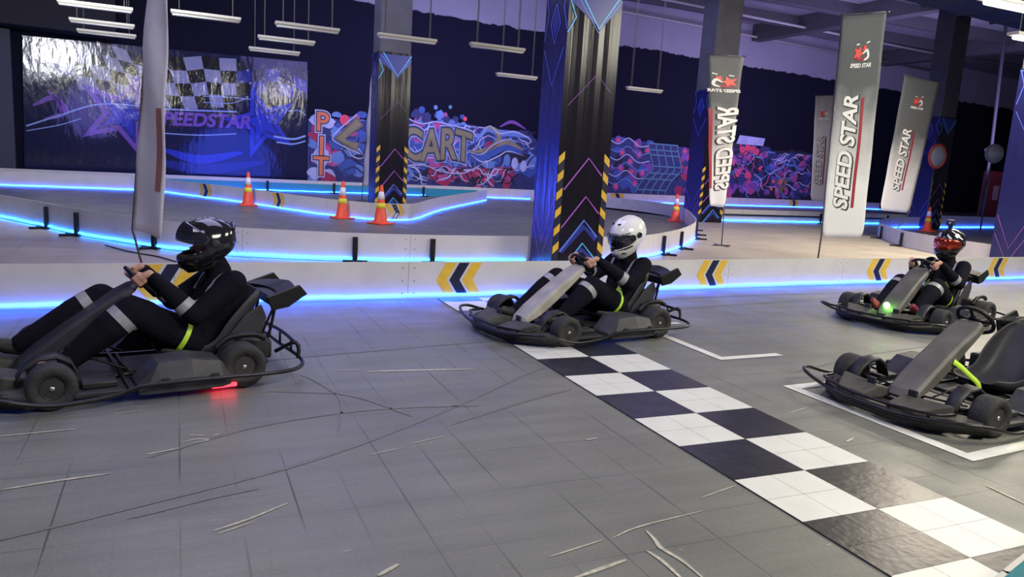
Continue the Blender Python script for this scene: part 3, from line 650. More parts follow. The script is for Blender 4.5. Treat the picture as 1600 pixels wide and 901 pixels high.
# ------------------------------------------------------------------ hanging light fittings
fix = thing('hanging_light_fixture', None, 'light fixture', (0, 0, 4.0))
q = MB().m(M_fix); q.box((0, 0, .03), (1.26, .16, .05), bev=.008); q.prism([(-.08, .01), (.08, .01), (.045, -.02), (-.045, -.02)], lambda u, v, d: Vector((d, u, v)), -.62, .62); q.build('housing', fix)
q = MB().m(M_tubeoff); q.cyl((-.6, .04, -.035), (.6, .04, -.035), .014, n=10); q.cyl((-.6, -.04, -.035), (.6, -.04, -.035), .014, n=10); tb = q.build('lamp_tube', fix)
q = MB().m(M_wire)
for sx in (-.48, .48): q.cyl((sx, -.03, .05), (sx, -.03, 5.2), .008, n=5); q.cyl((sx, .03, .05), (sx, .03, 5.2), .008, n=5)
q.build('suspension_wire', fix)
FX = [(-4.12, 11.92, 'leftmost hanging light in the row nearest the camera'), (-4.2, 14.35, 'hanging light second from the top at the left, above the banner'), (-4.25, 16.2, 'lowest hanging light above the left end of the banner'),
      (-2.2, 11.45, 'hanging light just right of the narrow white flag'), (-.31, 11.28, 'uppermost of the three stacked hanging lights left of centre'), (-.43, 13.6, 'middle one of the three stacked hanging lights left of centre'),
      (-.43, 16.0, 'lowest of the three stacked hanging lights left of centre'), (1.70, 11.08, 'hanging light half hidden by the distant wrapped column'), (3.62, 10.78, 'hanging light with a blue underside left of the large column'),
      (6.2, 15.6, 'small distant hanging light at the left side of the large column'), (10.4, 15.4, 'small distant hanging light at the right side of the large column')]
for i, (x, y, lb) in enumerate(FX):
    o = fix if i == 0 else copy_tree(fix); o.location = (x, y, 4.0); o['label'] = 'unlit '+lb; o['group'] = 'unlit hanging light fixtures'
for i, (x, y, lb) in enumerate([(7.36, 1.96, 'bright lit tube fixture at the very top right corner'), (9.82, 3.2, 'bright lit tube fixture at the right edge below the topmost lamp')]):
    r = thing('lit_tube_fixture', lb, 'light fixture', (x, y, 4.0), 0, 'lit tube fixtures')
    q = MB().m(M_fix); q.box((0, 0, .06), (1.3, .2, .05), bev=.008); q.build('housing', r)
    q = MB().m(M_tube_e); q.cyl((-.6, 0, 0), (.6, 0, 0), .03, n=12); q.ball((-.6, 0, 0), .03); q.ball((.6, 0, 0), .03); tag(q.build('lamp_tube', r), 'glowing white tube')
    q = MB().m(M_wire)
    for sx in (-.5, .5): q.cyl((sx, 0, .08), (sx, 0, 5.2), .008, n=5)
    q.build('suspension_wire', r)
q = MB().m(mat('blue_ceiling_lamp', (.1, .1, 1), .5, emit=4, ecol=(.06, .08, 1))); q.box((14.2, 13.5, 7.7), (.8, .2, .1), .1, bev=.02); tag(q.build('blue_ceiling_lamp'), 'blue glowing lamp bar under the duct right of the tallest flag', 'lamp')
q = MB().m(MATS['blue_ceiling_lamp']); q.box((20.0, 11.5, 8.0), (.5, .3, .12), bev=.02); tag(q.build('blue_ceiling_lamp'), 'small blue lamp near the ceiling right of the far right column', 'lamp')

# ------------------------------------------------------------------ flags
def flag_mat(name, z0, z1, top=(.095, .105, .12), bot=(.62, .62, .66), blur=0):
    m = bpy.data.materials.new(name); m.use_nodes = True; nt = m.node_tree; N = nt.nodes; L = nt.links; b = N['Principled BSDF']
    tc = N.new('ShaderNodeTexCoord'); sp = N.new('ShaderNodeSeparateXYZ'); L.new(tc.outputs['Object'], sp.inputs[0])
    n = N.new('ShaderNodeTexNoise'); n.inputs['Scale'].default_value = 3; n.inputs['Detail'].default_value = 5; L.new(tc.outputs['Object'], n.inputs['Vector'])
    a = N.new('ShaderNodeMath'); a.operation = 'MULTIPLY_ADD'; L.new(n.outputs['Fac'], a.inputs[0]); a.inputs[1].default_value = .7; L.new(sp.outputs[2], a.inputs[2])
    r = N.new('ShaderNodeMapRange'); r.inputs[1].default_value = z0; r.inputs[2].default_value = z1; L.new(a.outputs[0], r.inputs[0])
    mx = N.new('ShaderNodeMix'); mx.data_type = 'RGBA'; L.new(r.outputs[0], mx.inputs[0]); mx.inputs[6].default_value = (*bot, 1); mx.inputs[7].default_value = (*top, 1)
    L.new(mx.outputs[2], b.inputs['Base Color']); b.inputs['Roughness'].default_value = .75
    b.inputs['Transmission Weight'].default_value = 0
    n2 = N.new('ShaderNodeTexNoise'); n2.inputs['Scale'].default_value = 5; L.new(tc.outputs['Object'], n2.inputs['Vector'])
    bp = N.new('ShaderNodeBump'); bp.inputs['Strength'].default_value = .5; bp.inputs['Distance'].default_value = .02; L.new(n2.outputs['Fac'], bp.inputs['Height']); L.new(bp.outputs[0], b.inputs['Normal'])
    return m
M_flag = flag_mat('flag_print_fade', 1.9, 3.5, bot=(.74, .74, .78))
M_flagw = flag_mat('flag_print_pale', 3.4, 4.9, top=(.25, .25, .30), bot=(.82, .80, .86))
def flag(label, loc, rz, corners, pole_u, mirror=False, fmat=None, wave=.012, text=True, cross=True, pole_base=None, base_floor=0, stripe=False):
    """corners: bl, br, tr, tl as (u,z) in the flag plane; flag local x=u"""
    root = thing('feather_flag', label, 'flag', loc, rz); fm = fmat or M_flag
    bl, br, tr, tl = corners; nu, nv = 10, 40
    def F(a, b, k_=0):
        lo = (bl[0]+(br[0]-bl[0])*a, bl[1]+(br[1]-bl[1])*a); hi = (tl[0]+(tr[0]-tl[0])*a, tl[1]+(tr[1]-tl[1])*a)
        u, z = lo[0]+(hi[0]-lo[0])*b, lo[1]+(hi[1]-lo[1])*b
        if b < .06: u += (0.5-a)*.12*(1-b/.06)**2*(br[0]-bl[0])
        y = wave*math.sin(b*7+a*2.5)*math.sin(PI*min(1, a+.1))+wave*.4*math.sin(b*19+a*4)
        return Vector((u, y-k_*.006, z))
    q = MB().m(fm); V = [[q.bm.verts.new(F(i/nu, j/nv)) for i in range(nu+1)] for j in range(nv+1)]
    for j in range(nv):
        for i in range(nu): f = q.bm.faces.new((V[j][i], V[j][i+1], V[j+1][i+1], V[j+1][i])); f.smooth = True
    tag(q.build('flag_cloth', root, solid=.003), 'dark to white fading cloth')
    # pole follows one edge then drops to its cross foot
    e0, e1 = (bl, tl) if pole_u == 0 else (br, tr)
    q = MB().m(M_pole); zb = base_floor; base_u = pole_base if pole_base is not None else e0[0]
    q.tube([(base_u, .012, zb+.02), (e0[0], .012, e0[1]), (e1[0], .012, e1[1]+.05)], .013, 8)
    q.tube([(tl[0]-.04, .012, tl[1]+.02), (tr[0]+.04, .012, tr[1]+.02)], .009, 6); q.ball((tr[0]+.05, .012, tr[1]+.02), .022, seg=8)
    q.build('flag_pole', root)
    q = MB().m(M_pole); q.box((base_u, .012, zb+.014), (.5, .035, .018)); q.box((base_u, .012, zb+.014), (.035, .5, .018)); q.build('cross_foot', root)
    if stripe:
        q = MB().m(mat('stripe_faded_red', (.40, .16, .16), .7))
        for j in range(12):
            b0, b1 = .14+j*.02, .16+j*.02; q.poly([F(.74, b0, 2), F(.90, b0, 2), F(.90, b1, 2), F(.74, b1, 2)]); q.poly([F(.74, b0, -2), F(.90, b0, -2), F(.90, b1, -2), F(.74, b1, -2)])
        tag(q.build('red_stripe', root, fix=False), 'faded red stripe near the edge')
    if text:
        sides = (1, -1)
        sgn = 1
        H = 1.0
        def TX(su, cu_, c_b, k_, hw):   # text running upwards along the flag: text x -> b, text y -> -a
            Hh = (tl[1]-bl[1]); Ww = abs(br[0]-bl[0])+1e-6
            def f(x, y):
                a = cu_ - y/Ww; b = c_b + x/Hh
                if mirror: a = 1-a
                return F(a, b, k_)
            return f
        Hh = tl[1]-bl[1]; sz = .43 if Hh > 2.6 else .3
        kk = 1
        q = MB(); q.m(M_lshd); add_text(q, 'SPEED STAR', sz, TX(1, .40, .385, kk, 0), .028, .25, .82, .95)
        q.m(M_ltxt); add_text(q, 'SPEED STAR', sz, TX(1, .37, .388, kk*2.2, 0), .012, .25, .82, .95)
        q.m(M_lred)
        f = TX(1, .40, .385, kk*1.6, 0)
        for j in range(24):
            xa, xb = -.85+j*.0721, -.85+(j+1)*.0721; q.poly([f(xa, -.20), f(xa, -.26), f(xb, -.26), f(xb, -.20)])
        tag(q.build('flag_lettering', root, fix=False), 'mirrored letters reading SPEED STAR' if mirror else 'white slanted letters reading SPEED STAR')
        q = MB(); Ww = abs(br[0]-bl[0])
        def LG(k_): return lambda x, y: F((.5+x/Ww) if not mirror else (.5-x/Ww), .825+y/Hh, k_)
        q.m(M_logo); star(-.06, .03, .13, 1.2, LG(1.5), q, .42); star(.08, .10, .07, 1.0, LG(1.5), q, .42)
        q.m(M_ltxt); ribbon2(q, [(.03, .02), (.12, .07), (.15, -.03), (.06, -.08)], .05, LG(2), 4, True); ribbon2(q, [(-.12, .16), (-.05, .17)], .02, LG(2), 2); ribbon2(q, [(.1, .18), (.17, .2)], .02, LG(2), 2)
        q.m(MATS['stripe_red']); ribbon2(q, [(-.14, -.04), (-.02, -.07), (.1, -.04)], .04, LG(1.8), 4, True)
        q.m(M_ltxt); add_text(q, 'SPEED STAR', .085, lambda x, y: LG(2)(x, y-.16+.1*x*x), .004, .2)
        tag(q.build('star_logo', root, fix=False), 'small red star emblem over white lettering')
    return root
flag('tall flag fading from black to white, second flag from the right, reading SPEED STAR forwards', (7.1, 4.4, 0), 0, [(-.08, .70), (.85, .70), (.68, 4.36), (-.24, 4.18)], 0, pole_base=-.1)
flag('flag with back to front lettering hanging before the dark middle column', (8.2, 8.89, 0), 0, [(.0, .90), (.42, .88), (.50, 4.18), (-.46, 4.12)], 1, mirror=True, pole_base=.46)
flag('rightmost flag leaning to the right beside the far right column', (16.3, 11.3, 0), 0, [(0, .84), (1.25, .80), (1.72, 4.68), (.22, 4.74)], 1, pole_base=.6)
flag('faint distant flag peeping out behind the tallest flag', (19.0, 17.0, 0), 0, [(.25, .85), (1.0, .80), (.75, 4.75), (-.15, 4.65)], 1, fmat=M_flagw, text=True, pole_base=.95)
flag('narrow white flag seen almost edge on at the left, red stripe on its edge', (-3.05, 3.9, 0), math.radians(-60), [(-.32, .64), (.32, .60), (.56, 4.1), (.30, 4.1)], 0, fmat=M_flagw, text=False, pole_base=.0, wave=.03, stripe=True)
# narrow pale flag seen edge on before the graffiti
flag('thin pale flag seen edge on before the graffiti left of the distant column', (2.95, 19.5, 0), math.radians(-70), [(-.45, .5), (.45, .5), (.25, 4.0), (-.10, 4.0)], 0, fmat=M_flagw, text=False, wave=.05)

# ------------------------------------------------------------------ cones
cone = thing('traffic_cone', None, 'traffic cone')
q = MB().m(M_orange); q.box((0, 0, .02), (.46, .46, .035), bev=.012)
def cr(z): return .155-(.155-.035)*(z-.035)/.83
R_ = lambda z0, z1, e=0: [(cr(z0)+e, z0), (cr(z1)+e, z1)]
q.lathe([(.19, .03), (.175, .06), (cr(.08), .09), (cr(.4), .40), (cr(.86), .865), (.03, .885), (.012, .89)], Matrix(), 28); q.build('cone_body', cone)
q = MB().m(M_cwhite); q.lathe(R_(.56, .74, .004), Matrix(), 28); tag(q.build('white_band', cone), 'white reflective band')
q = MB().m(M_cyel); q.lathe(R_(.36, .48, .004), Matrix(), 28); tag(q.build('yellow_band', cone), 'yellow reflective band')
for i, (x, y, lb) in enumerate([(-1.02, 16.45, 'orange cone with white and yellow bands, leftmost of all cones, before the back barrier'), (.88, 13.35, 'orange banded cone just left of the one at the island tip'), (1.53, 12.2, 'orange banded cone at the tip of the island barrier, before the distant column'),
                               (12.0, 15.4, 'orange banded cone inside the curve right of the white helmet'), (22.3, 14.3, 'orange banded cone farthest right, above the black helmet with red visor')]):
    o = cone if i == 0 else copy_tree(cone); o.location = (x, y, .005); o.rotation_euler = (0, 0, .3*i); o['label'] = lb; o['group'] = 'orange traffic cones'

# ------------------------------------------------------------------ start line, painted boxes, wear
q = MB()
for k_ in range(-7, 10):
    for c_ in (0, 1):
        y1, y0 = -k_*.5, -(k_+1)*.5
        if y1 > 3.2: y1 = 3.2
        wht = (k_ % 2 == 0) if c_ == 0 else (k_ % 2 != 0)
        q.m(M_sq_w if wht else M_sq_b)
        for a in (0, 1):
            for b in (0, 1):
                x0 = c_*.5+a*.25; yy0 = y0+b*(y1-y0)/2; yy1 = y0+(b+1)*(y1-y0)/2
                q.poly([(x0+.0012, yy0+.0012, .012), (x0+.2488, yy0+.0012, .012), (x0+.2488, yy1-.0012, .012), (x0+.0012, yy1-.0012, .012)])
q.m(mat('tile_joint', (.05, .05, .05), .7)); q.box((.5, -.65, .0075), (1.0, 7.7, .006))
tag(q.build('start_line'), 'black and white chequered start line tiles crossing the grey track', 'start line')
def decal(name, strokes, m_, z=.0075, w_=None, label=None, k=4, kind=None, taper=True):
    q = MB().m(m_)
    for P, ww in strokes: ribbon2(q, P, ww, lambda u, v: Vector((u, v, z)), k, taper)
    o = q.build(name, s1, fix=False)
    if label: o['label'] = label
    return o
def boxline(name, pts, w_=.085):
    q = MB().m(M_line); z = .0085
    for a, b in zip(pts, pts[1:]):
        a, b = Vector((*a, z)), Vector((*b, z)); t = (b-a).normalized(); n = Vector((-t.y, t.x, 0))*w_/2; z += .0004
        a -= t*w_/2; b += t*w_/2; q.poly([a-n, b-n, b+n, a+n])
    return q.build(name, s1, fix=False)
tag(boxline('grid_box_line', [(2.2, 1.62), (1.70, 1.62), (1.70, .23), (2.35, .25)], .09), 'white painted grid box beside the middle kart')
tag(boxline('grid_box_line', [(2.4, -.60), (1.70, -.64), (1.73, -2.12), (2.45, -2.06)], .10), 'white painted grid box under the empty kart')
decal('paint_scratch', [([(-3.64, -.40), (-3.28, -.37)], .016), ([(-3.5, -1.13), (-3.3, -1.09), (-3.06, -1.06)], .020), ([(-2.62, -1.8), (-2.47, -1.73), (-2.29, -1.62)], .014), ([(-2.6, -1.83), (-2.45, -1.76)], .008), ([(-2.04, -2.35), (-1.94, -2.29)], .022),
     ([(-1.30, -2.60), (-1.02, -2.54)], .022), ([(-.79, -2.34), (-.8, -2.43), (-.815, -2.50), (-.79, -2.62), (-.79, -2.78)], .022), ([(-.89, -2.5), (-.875, -2.6), (-.88, -2.76)], .020), ([(-1.32, -2.42), (-1.03, -2.36)], .010), ([(-.98, -2.36), (-.8, -2.30), (-.4, -2.25)], .010),
     ([(-.03, -2.05), (-.3, -2.12)], .008), ([(1.4, -2.45), (1.38, -2.68)], .020), ([(-1.45, .43), (-1.1, .40), (-.63, .34)], .035), ([(-1.65, .5), (-1.5, .49)], .012),
     ([(-2.74, -.72), (-2.66, -.69), (-2.60, -.72), (-2.68, -.74)], .012), ([(-2.70, -.62), (-2.62, -.64)], .012), ([(-2.58, -.66), (-2.54, -.63)], .01), ([(-3.1, -.15), (-2.95, -.12)], .012), ([(-2.9, -.85), (-2.75, -.8)], .014),
     ([(-1.8, -1.15), (-1.62, -1.10)], .008), ([(-1.55, -1.05), (-1.3, -.98)], .008), ([(2.3, -2.9), (2.5, -2.85)], .012), ([(1.2, -1.15), (1.42, -1.08)], .010), ([(1.15, -1.7), (1.25, -1.66)], .02), ([(-.5, -1.25), (-.42, -1.24)], .018)], M_scr, .0078, label='pale scratched paint marks')
decal('skid_mark', [([(-3.6, -1.7), (-2.96, -1.48), (-2.06, -1.12), (-1.13, -.52), (-.31, .10), (.0, .3)], .035), ([(-2.9, -.9), (-2.3, -.55), (-1.6, -.42), (-.9, -.5)], .03), ([(-1.94, .45), (-1.84, .21), (-1.77, -.2), (-1.9, -.8)], .02), ([(-2.2, .1), (-1.7, -.1), (-1.4, -.6)], .02),
     ([(-1.2, -.8), (-.6, -.5), (-.1, -.3)], .035), ([(-2.95, -1.58), (-2.6, -1.45), (-2.4, -1.42)], .05), ([(-3.3, .55), (-2, .9), (0, 1.2)], .02), ([(2.0, -.3), (3.4, .1), (5, .3)], .03), ([(1.2, 2.1), (3.2, 2.4), (6.5, 2.9)], .03), ([(.9, 2.6), (3.6, 3.0), (7, 3.2)], .03)], M_skid, .0068, label='dark rubber skid marks', k=8)
q = MB().m(M_black); q.tube([(-3.74, 7.66, .02), (-3.41, 7.04, .015), (-3.0, 6.5, .015), (-2.7, 5.9, .015), (-2.3, 5.6, .015), (-1.8, 5.5, .015), (-1.2, 5.7, .015)], .010, 6, smoothpath=6)
tag(q.build('power_cable'), 'thin black cable lying on the pale floor behind the left chevron', 'cable')
# convex mirrors, pipes and box at the far right
def mirror(label, loc, r, rim, sx=1, sz=1):
    t = thing('convex_mirror', label, 'mirror', loc)
    t.scale = (sx, 1, sz)
    Rm = Matrix.Rotation(PI/2, 4, 'X')
    q = MB().m(mat('mirror_glass', (.75, .80, .90), .35, metal=.45)); q.lathe([(r, 0), (r*.9, .04), (r*.6, .09), (r*.3, .115), (.01, .12)], Rm, 28); q.build('mirror_face', t)
    q = MB().m(rim); q.tube([(math.cos(a)*r, .0, math.sin(a)*r) for a in [2*PI*i/28 for i in range(28)]], .05, 8, close=True); q.build('rim', t)
    q = MB().m(M_pole); q.tube([(0, .06, .1), (0, .06, -loc[2]/sz+.01)], .03, 8); q.build('bracket', t)
mirror('round convex mirror with orange red rim beside the far right column', (23.3, 15.1, 2.75), .42, mat('rim_orange', (.8, .10, .04), .4))
mirror('oval convex mirror farthest to the right, reflecting blue light', (26.6, 15.2, 3.05), .48, mat('rim_grey', (.3, .3, .34), .4), 1, .72)
q = MB().m(mat('galvanised_pipe', (.10, .10, .12), .5, metal=.4)); q.tube([(31.0, 18.4, .0), (31.0, 18.4, 3.3), (30.6, 18.4, 9.0)], .07, 8)
q.tube([(30.5, 18.3, 3.4), (31.6, 18.3, 3.2)], .09, 8); tag(q.build('vertical_pipe'), 'grey vertical pipe in the dark area between the two round mirrors', 'pipe')
q = MB().m(mat('cabinet_red', (.09, .006, .01), .5)); q.box((34.2, 20.2, 1.28), (1.3, .35, 2.54), bev=.03); q.m(mat('cabinet_label', (.22, .14, .16), .5)); q.box((34.15, 20.01, 1.5), (.4, .02, .7), bev=.005)
tag(q.build('hydrant_cabinet'), 'dark red hydrant cabinet below the oval mirror at the right', 'cabinet')

# ------------------------------------------------------------------ karts
def kart(label, loc, rz, cowl_mat, steer=0, strap_pts=None, red_lamp=False, green_lamp=False, tape=False, proto=None):
    t = thing('go_kart', label, 'go-kart', loc, rz, 'electric rental go-karts')
    if proto:
        for ch in list(proto.children):
            if ch.get('shared'): copy_tree(ch, t)
    else:
        def sh(o): o['shared'] = 1; return o
        # chassis
        q = MB().m(M_tube)
        for s in (-1, 1):
            q.tube([(.92, .16*s, .085), (.70, .30*s, .085), (.35, .33*s, .085), (.05, .26*s, .085), (-.45, .28*s, .085), (-.80, .34*s, .10)], .016, 8, smoothpath=5)
        for x, y in ((.75, .29), (.10, .28), (-.30, .27), (-.78, .34)): q.tube([(x, -y, .085), (x, y, .085)], .014, 8)
        for s in (-1, 1): q.tube([(.56, .30*s, .10), (.56, .46*s, .13)], .018, 8)
        q.tube([(-.56, -.52, .145), (-.56, .52, .145)], .02, 10)
        for x in (.15, -.40): q.tube([(x, -.70, .10), (x, .70, .10)], .011, 6)
        sh(q.build('chassis_frame', t))
        q = MB().m(M_plas); q.prism([(.95, -.20), (.95, .20), (.68, .31), (.05, .28), (-.5, .28), (-.5, -.28), (.05, -.28), (.68, -.31)], lambda u, v, d: Vector((u, v, d)), .060, .074); sh(q.build('floor_pan', t))
        # perimeter bumper rail and upper front rail
        q = MB().m(M_tube)
        half = [(1.10, 0, .10), (1.09, .24, .10), (1.05, .48, .125), (.98, .66, .15), (.84, .75, .14), (.66, .75, .09), (.50, .74, .07), (.24, .72, .085), (.08, .72, .125), (-.35, .73, .13), (-.75, .72, .12), (-.93, .64, .12), (-1.0, .45, .13), (-1.0, 0, .13)]
        q.tube(half + [(a, -b, c_) for a, b, c_ in half[-2:0:-1]], .014, 8, close=True, smoothpath=5); sh(q.build('bumper_rail', t))
        q = MB().m(M_tube)
        q.tube([(.84, -.50, .15), (.98, -.46, .15), (1.08, -.2, .145), (1.09, 0, .145), (1.08, .2, .145), (.98, .46, .15), (.84, .50, .15)], .012, 8, smoothpath=5)
        for y in (-.42, -.15, .15, .42): q.tube([(1.05-abs(y)*.12, y, .10), (1.04-abs(y)*.12, y, .148)], .010, 6)
        sh(q.build('front_bumper', t))
        # front skid skirt
        q = MB().m(M_black); pr = [(1.075, 0), (1.06, .24), (.99, .42), (.85, .55), (.70, .64)]
        pr = [(a, -b) for a, b in pr[:0:-1]]+pr
        q.rings([[Vector((x-.0, y, .035)), Vector((x-.005, y, .105)), Vector((x-.05, y*.96, .11)), Vector((x-.05, y*.96, .03))] for x, y in pr]); sh(q.build('nose_skirt', t))
        # nose fairings, two wedge plates and a middle tunnel
        for s in (-1, 1):
            q = MB().m(M_dust)
            q.rings([[Vector((1.0, s*.10, .09)), Vector((1.0, s*.32, .09)), Vector((1.0, s*.32, .125)), Vector((1.0, s*.10, .13))],
                     [Vector((.82, s*.08, .08)), Vector((.80, s*.44, .08)), Vector((.80, s*.44, .19)), Vector((.82, s*.10, .17))],
                     [Vector((.66, s*.10, .08)), Vector((.68, s*.42, .08)), Vector((.68, s*.42, .15)), Vector((.66, s*.12, .13))]], smooth=False)
            sh(q.build('nose_fairing', t, bevel=.012))
            q = MB().m(M_dust); q.prism([(.98, .34), (.78, .60), (.66, .62), (.66, .42), (.82, .42)], lambda u, v, d: Vector((u, s*v, d+.04*(1-u))), .075, .10); sh(q.build('side_fairing', t, bevel=.006))
            q = MB().m(M_plas)  # wheel guard arch behind the front tyre
            q.rings([[Vector((x, s*(.40+dy), z+dz)) for dy, dz in ((-.05, -.012), (.05, -.012), (.05, .008), (-.05, .012))] for x, z in ((.74, .14), (.70, .22), (.62, .275), (.52, .285), (.44, .24), (.40, .15))]); sh(q.build('wheel_guard', t))
        # pedals
        for s in (-1, 1):
            q = MB().m(M_plas); q.box((.82, s*.17, .17), (.02, .07, .10), bev=.006); q.m(M_tube); q.tube([(.74, s*.17, .08), (.81, s*.17, .16)], .008, 6); sh(q.build('pedal', t))
            q = MB().m(M_red); q.box((.54, s*.36, .155), (.05, .03, .03), bev=.006); tag(q.build('rod_boot', t), 'small red cap beside the front wheel')
        # wheels
        def wheel(name, x, y, r, w_, s):
            Mx = Matrix.Translation((x, y, r)) @ Matrix.Rotation(-PI/2*s, 4, 'X')
            q = MB().m(M_tyre); h = w_/2; ri = r*.50
            q.lathe([(ri, -h*.86), (r*.78, -h), (r*.93, -h*.93), (r*.99, -h*.7), (r, -h*.3), (r, h*.3), (r*.99, h*.7), (r*.93, h*.93), (r*.78, h), (ri, h*.86), (ri*.98, 0)], Mx, 40, close=True)
            o = sh(q.build(name, t))
            q = MB().m(M_rim); q.lathe([(ri, h*.80), (ri*.92, h*.84), (ri*.86, h*.55), (ri*.55, h*.42), (ri*.35, h*.5), (ri*.33, h*.72), (.005, h*.74)], Mx, 28)
            for k_ in range(6):
                a = k_*PI/3; q.m(M_rim); q.tube([Mx @ Vector((ri*.3*math.cos(a), ri*.3*math.sin(a), h*.6)), Mx @ Vector((ri*.93*math.cos(a), ri*.93*math.sin(a), h*.68))], .008, 6)
            q.build('rim', o)
            q = MB().m(M_hub); q.lathe([(.016, h*.7), (.016, h*.86), (.004, h*.9)], Mx, 12); tag(q.build('hub_nut', o), 'bright metal hub nut')
            return o
        for s in (-1, 1):
            wheel('front_wheel', .56, .56*s, .138, .15, s); wheel('rear_wheel', -.56, .53*s, .150, .19, s)
        # side pods
        for s in (-1, 1):
            q = MB().m(M_plas2)
            secs = [(.10, .05, .10, .38, .66), (.05, .05, .15, .38, .67), (-.02, .05, .23, .38, .67), (-.22, .05, .245, .38, .68), (-.40, .05, .215, .39, .68), (-.46, .06, .15, .40, .66)]
            q.rings([[Vector((x, s*y0, z0)), Vector((x, s*y1, z0)), Vector((x, s*y1, z0+(z1-z0)*.45)), Vector((x, s*(y1-.06), z1)), Vector((x, s*y0, z1))] for x, z0, z1, y0, y1 in secs], smooth=False)
            q.m(M_plas); q.box((-.18, s*.66, .115), (.34, .03, .035), bev=.006)
            for kx in (-.05, -.35): q.box((kx, s*.695, .13), (.05, .02, .05), bev=.004)
            sh(q.build('side_pod', t, bevel=.012))
            q = MB().m(M_plas); q.box((.28, s*.50, .075), (.34, .26, .03), bev=.008); q.box((.30, s*.48, .11), (.2, .14, .04), bev=.01); sh(q.build('side_step', t))
            q = MB().m(M_black); q.tube([(-.74, s*.46, .30), (-.66, s*.46, .335), (-.5, s*.46, .325), (-.40, s*.46, .25)], .022, 8, smoothpath=5); sh(q.build('wheel_guard', t))
        # seat
        path = [(-.10, .175, .17, .05), (-.22, .12, .20, .08), (-.40, .095, .205, .11), (-.55, .13, .21, .15), (-.66, .25, .215, .17), (-.74, .40, .205, .14), (-.80, .54, .17, .07), (-.81, .58, .12, .03)]
        q = MB().m(M_seat); rings_ = []
        for i, (x, z, w_, h_) in enumerate(path):
            a = Vector(path[max(0, i-1)][:2]); b = Vector(path[min(len(path)-1, i+1)][:2]); tt = (b-a).normalized(); nx, nz = -tt.y, tt.x
            if nx < 0 and nz < 0 or (i < 3 and nz < 0): nx, nz = -nx, -nz
            if i >= 3 and nx < 0: nx, nz = -nx, -nz
            rings_.append([Vector((x+nx*hh, yy, z+nz*hh)) for yy, hh in ((-w_, h_), (-w_*.98, h_*.5), (-w_*.82, h_*.1), (-w_*.4, 0), (0, 0), (w_*.4, 0), (w_*.82, h_*.1), (w_*.98, h_*.5), (w_, h_))])
        vr = [[q.bm.verts.new(p) for p in r_] for r_ in rings_]
        for i in range(len(vr)-1):
            for j in range(8): f = q.bm.faces.new((vr[i][j], vr[i][j+1], vr[i+1][j+1], vr[i+1][j])); f.smooth = True
        sh(q.build('seat', t, solid=.022, sub=2))
        # side panels beside the seat back (grey wedge seen between driver and rear wheel)
        for s in (-1, 1):
            q = MB().m(M_seat); q.prism([(-.44, .10), (-.72, .10), (-.82, .40), (-.78, .50), (-.66, .42), (-.52, .25)], lambda u, v, d: Vector((u, s*d, v)), .225, .25); sh(q.build('seat_side_panel', t, bevel=.01))
        # rear structure: battery box, posts, wing
        q = MB().m(M_plas); q.box((-.76, 0, .16), (.20, .50, .14), bev=.02); q.box((-.70, .30, .20), (.2, .12, .16), bev=.02); q.box((-.70, -.30, .20), (.2, .12, .16), bev=.02); sh(q.build('battery_box', t))
        q = MB().m(M_tube)
        for s in (-1, 1):
            q.tube([(-.80, s*.20, .12), (-.86, s*.20, .30), (-.90, s*.20, .50)], .012, 8, smoothpath=3); q.tube([(-.74, s*.20, .12), (-.82, s*.20, .32), (-.90, s*.20, .50)], .010, 8, smoothpath=3)
            q.tube([(-.86, s*.32, .16), (-.96, s*.42, .24), (-.99, s*.44, .20), (-.98, s*.46, .13)], .014, 8, smoothpath=4)
        q.tube([(-.99, -.44, .22), (-1.01, 0, .23), (-.99, .44, .22)], .014, 8, smoothpath=4)
        for y in (-.25, 0, .25): q.tube([(-1.0, y, .13), (-1.0, y, .225)], .010, 6)
        sh(q.build('rear_bumper', t))
        q = MB().m(M_black); arc = []
        for i in range(13):
            a = -1+2*i/12; y = a*.30; x = -.98+.14*abs(a)**3; arc.append((x, y))
        q.rings([[Vector((x+.05, y, .565)), Vector((x-.085, y, .625-.03*abs(y)/.3)), Vector((x-.10, y, .60-.03*abs(y)/.3)), Vector((x+.04, y, .530))] for x, y in arc], smooth=False)
        for s in (-1, 1): q.prism([(-.80, .56), (-1.04, .64), (-1.10, .57), (-.96, .48), (-.84, .46)], lambda u, v, d: Vector((u, s*d, v)), .285, .312)
        q.m(M_plas); q.prism([(-.88, .46), (-1.0, .52), (-.98, .56), (-.86, .54)], lambda u, v, d: Vector((u, d, v)), -.27, .27)
        sh(q.build('rear_wing', t, bevel=.006))
        q = MB().m(M_hub); q.tube([(-.93, -.25, .50), (-.93, .25, .50)], .012, 8); q.ball((-.93, .25, .50), .016); sh(tag(q.build('wing_bracket', t), 'bright metal cross bar'))
        q = MB().m(M_tube); q.tube([(.62, 0, .12), (.02, 0, .62)], .012, 8); q.tube([(.60, -.1, .12), (.60, .1, .12)], .01, 6); q.tube([(.56, -.40, .15), (.62, 0, .13), (.56, .40, .15)], .008, 6); sh(q.build('steering_column', t))
        q = MB().m(M_black)   # small hoses and a rod bundle
        q.tube([(.55, .12, .12), (.35, .20, .20), (.1, .24, .11)], .008, 6, smoothpath=4); q.tube([(.5, -.12, .12), (.3, -.20, .20), (.05, -.24, .11)], .008, 6, smoothpath=4); sh(q.build('hose', t))
    # cowl plate over the steering column
    q = MB().m(cowl_mat); secs = [(.73, .115, .105, .03), (.70, .17, .12, .05), (.60, .26, .125, .09), (.42, .40, .12, .10), (.25, .52, .115, .085), (.12, .605, .12, .06), (.05, .645, .105, .045), (.02, .655, .08, .03)]
    R = []
    d = Vector((-.68, 0, .53)).normalized(); nn = Vector((.53, 0, .68)).normalized()
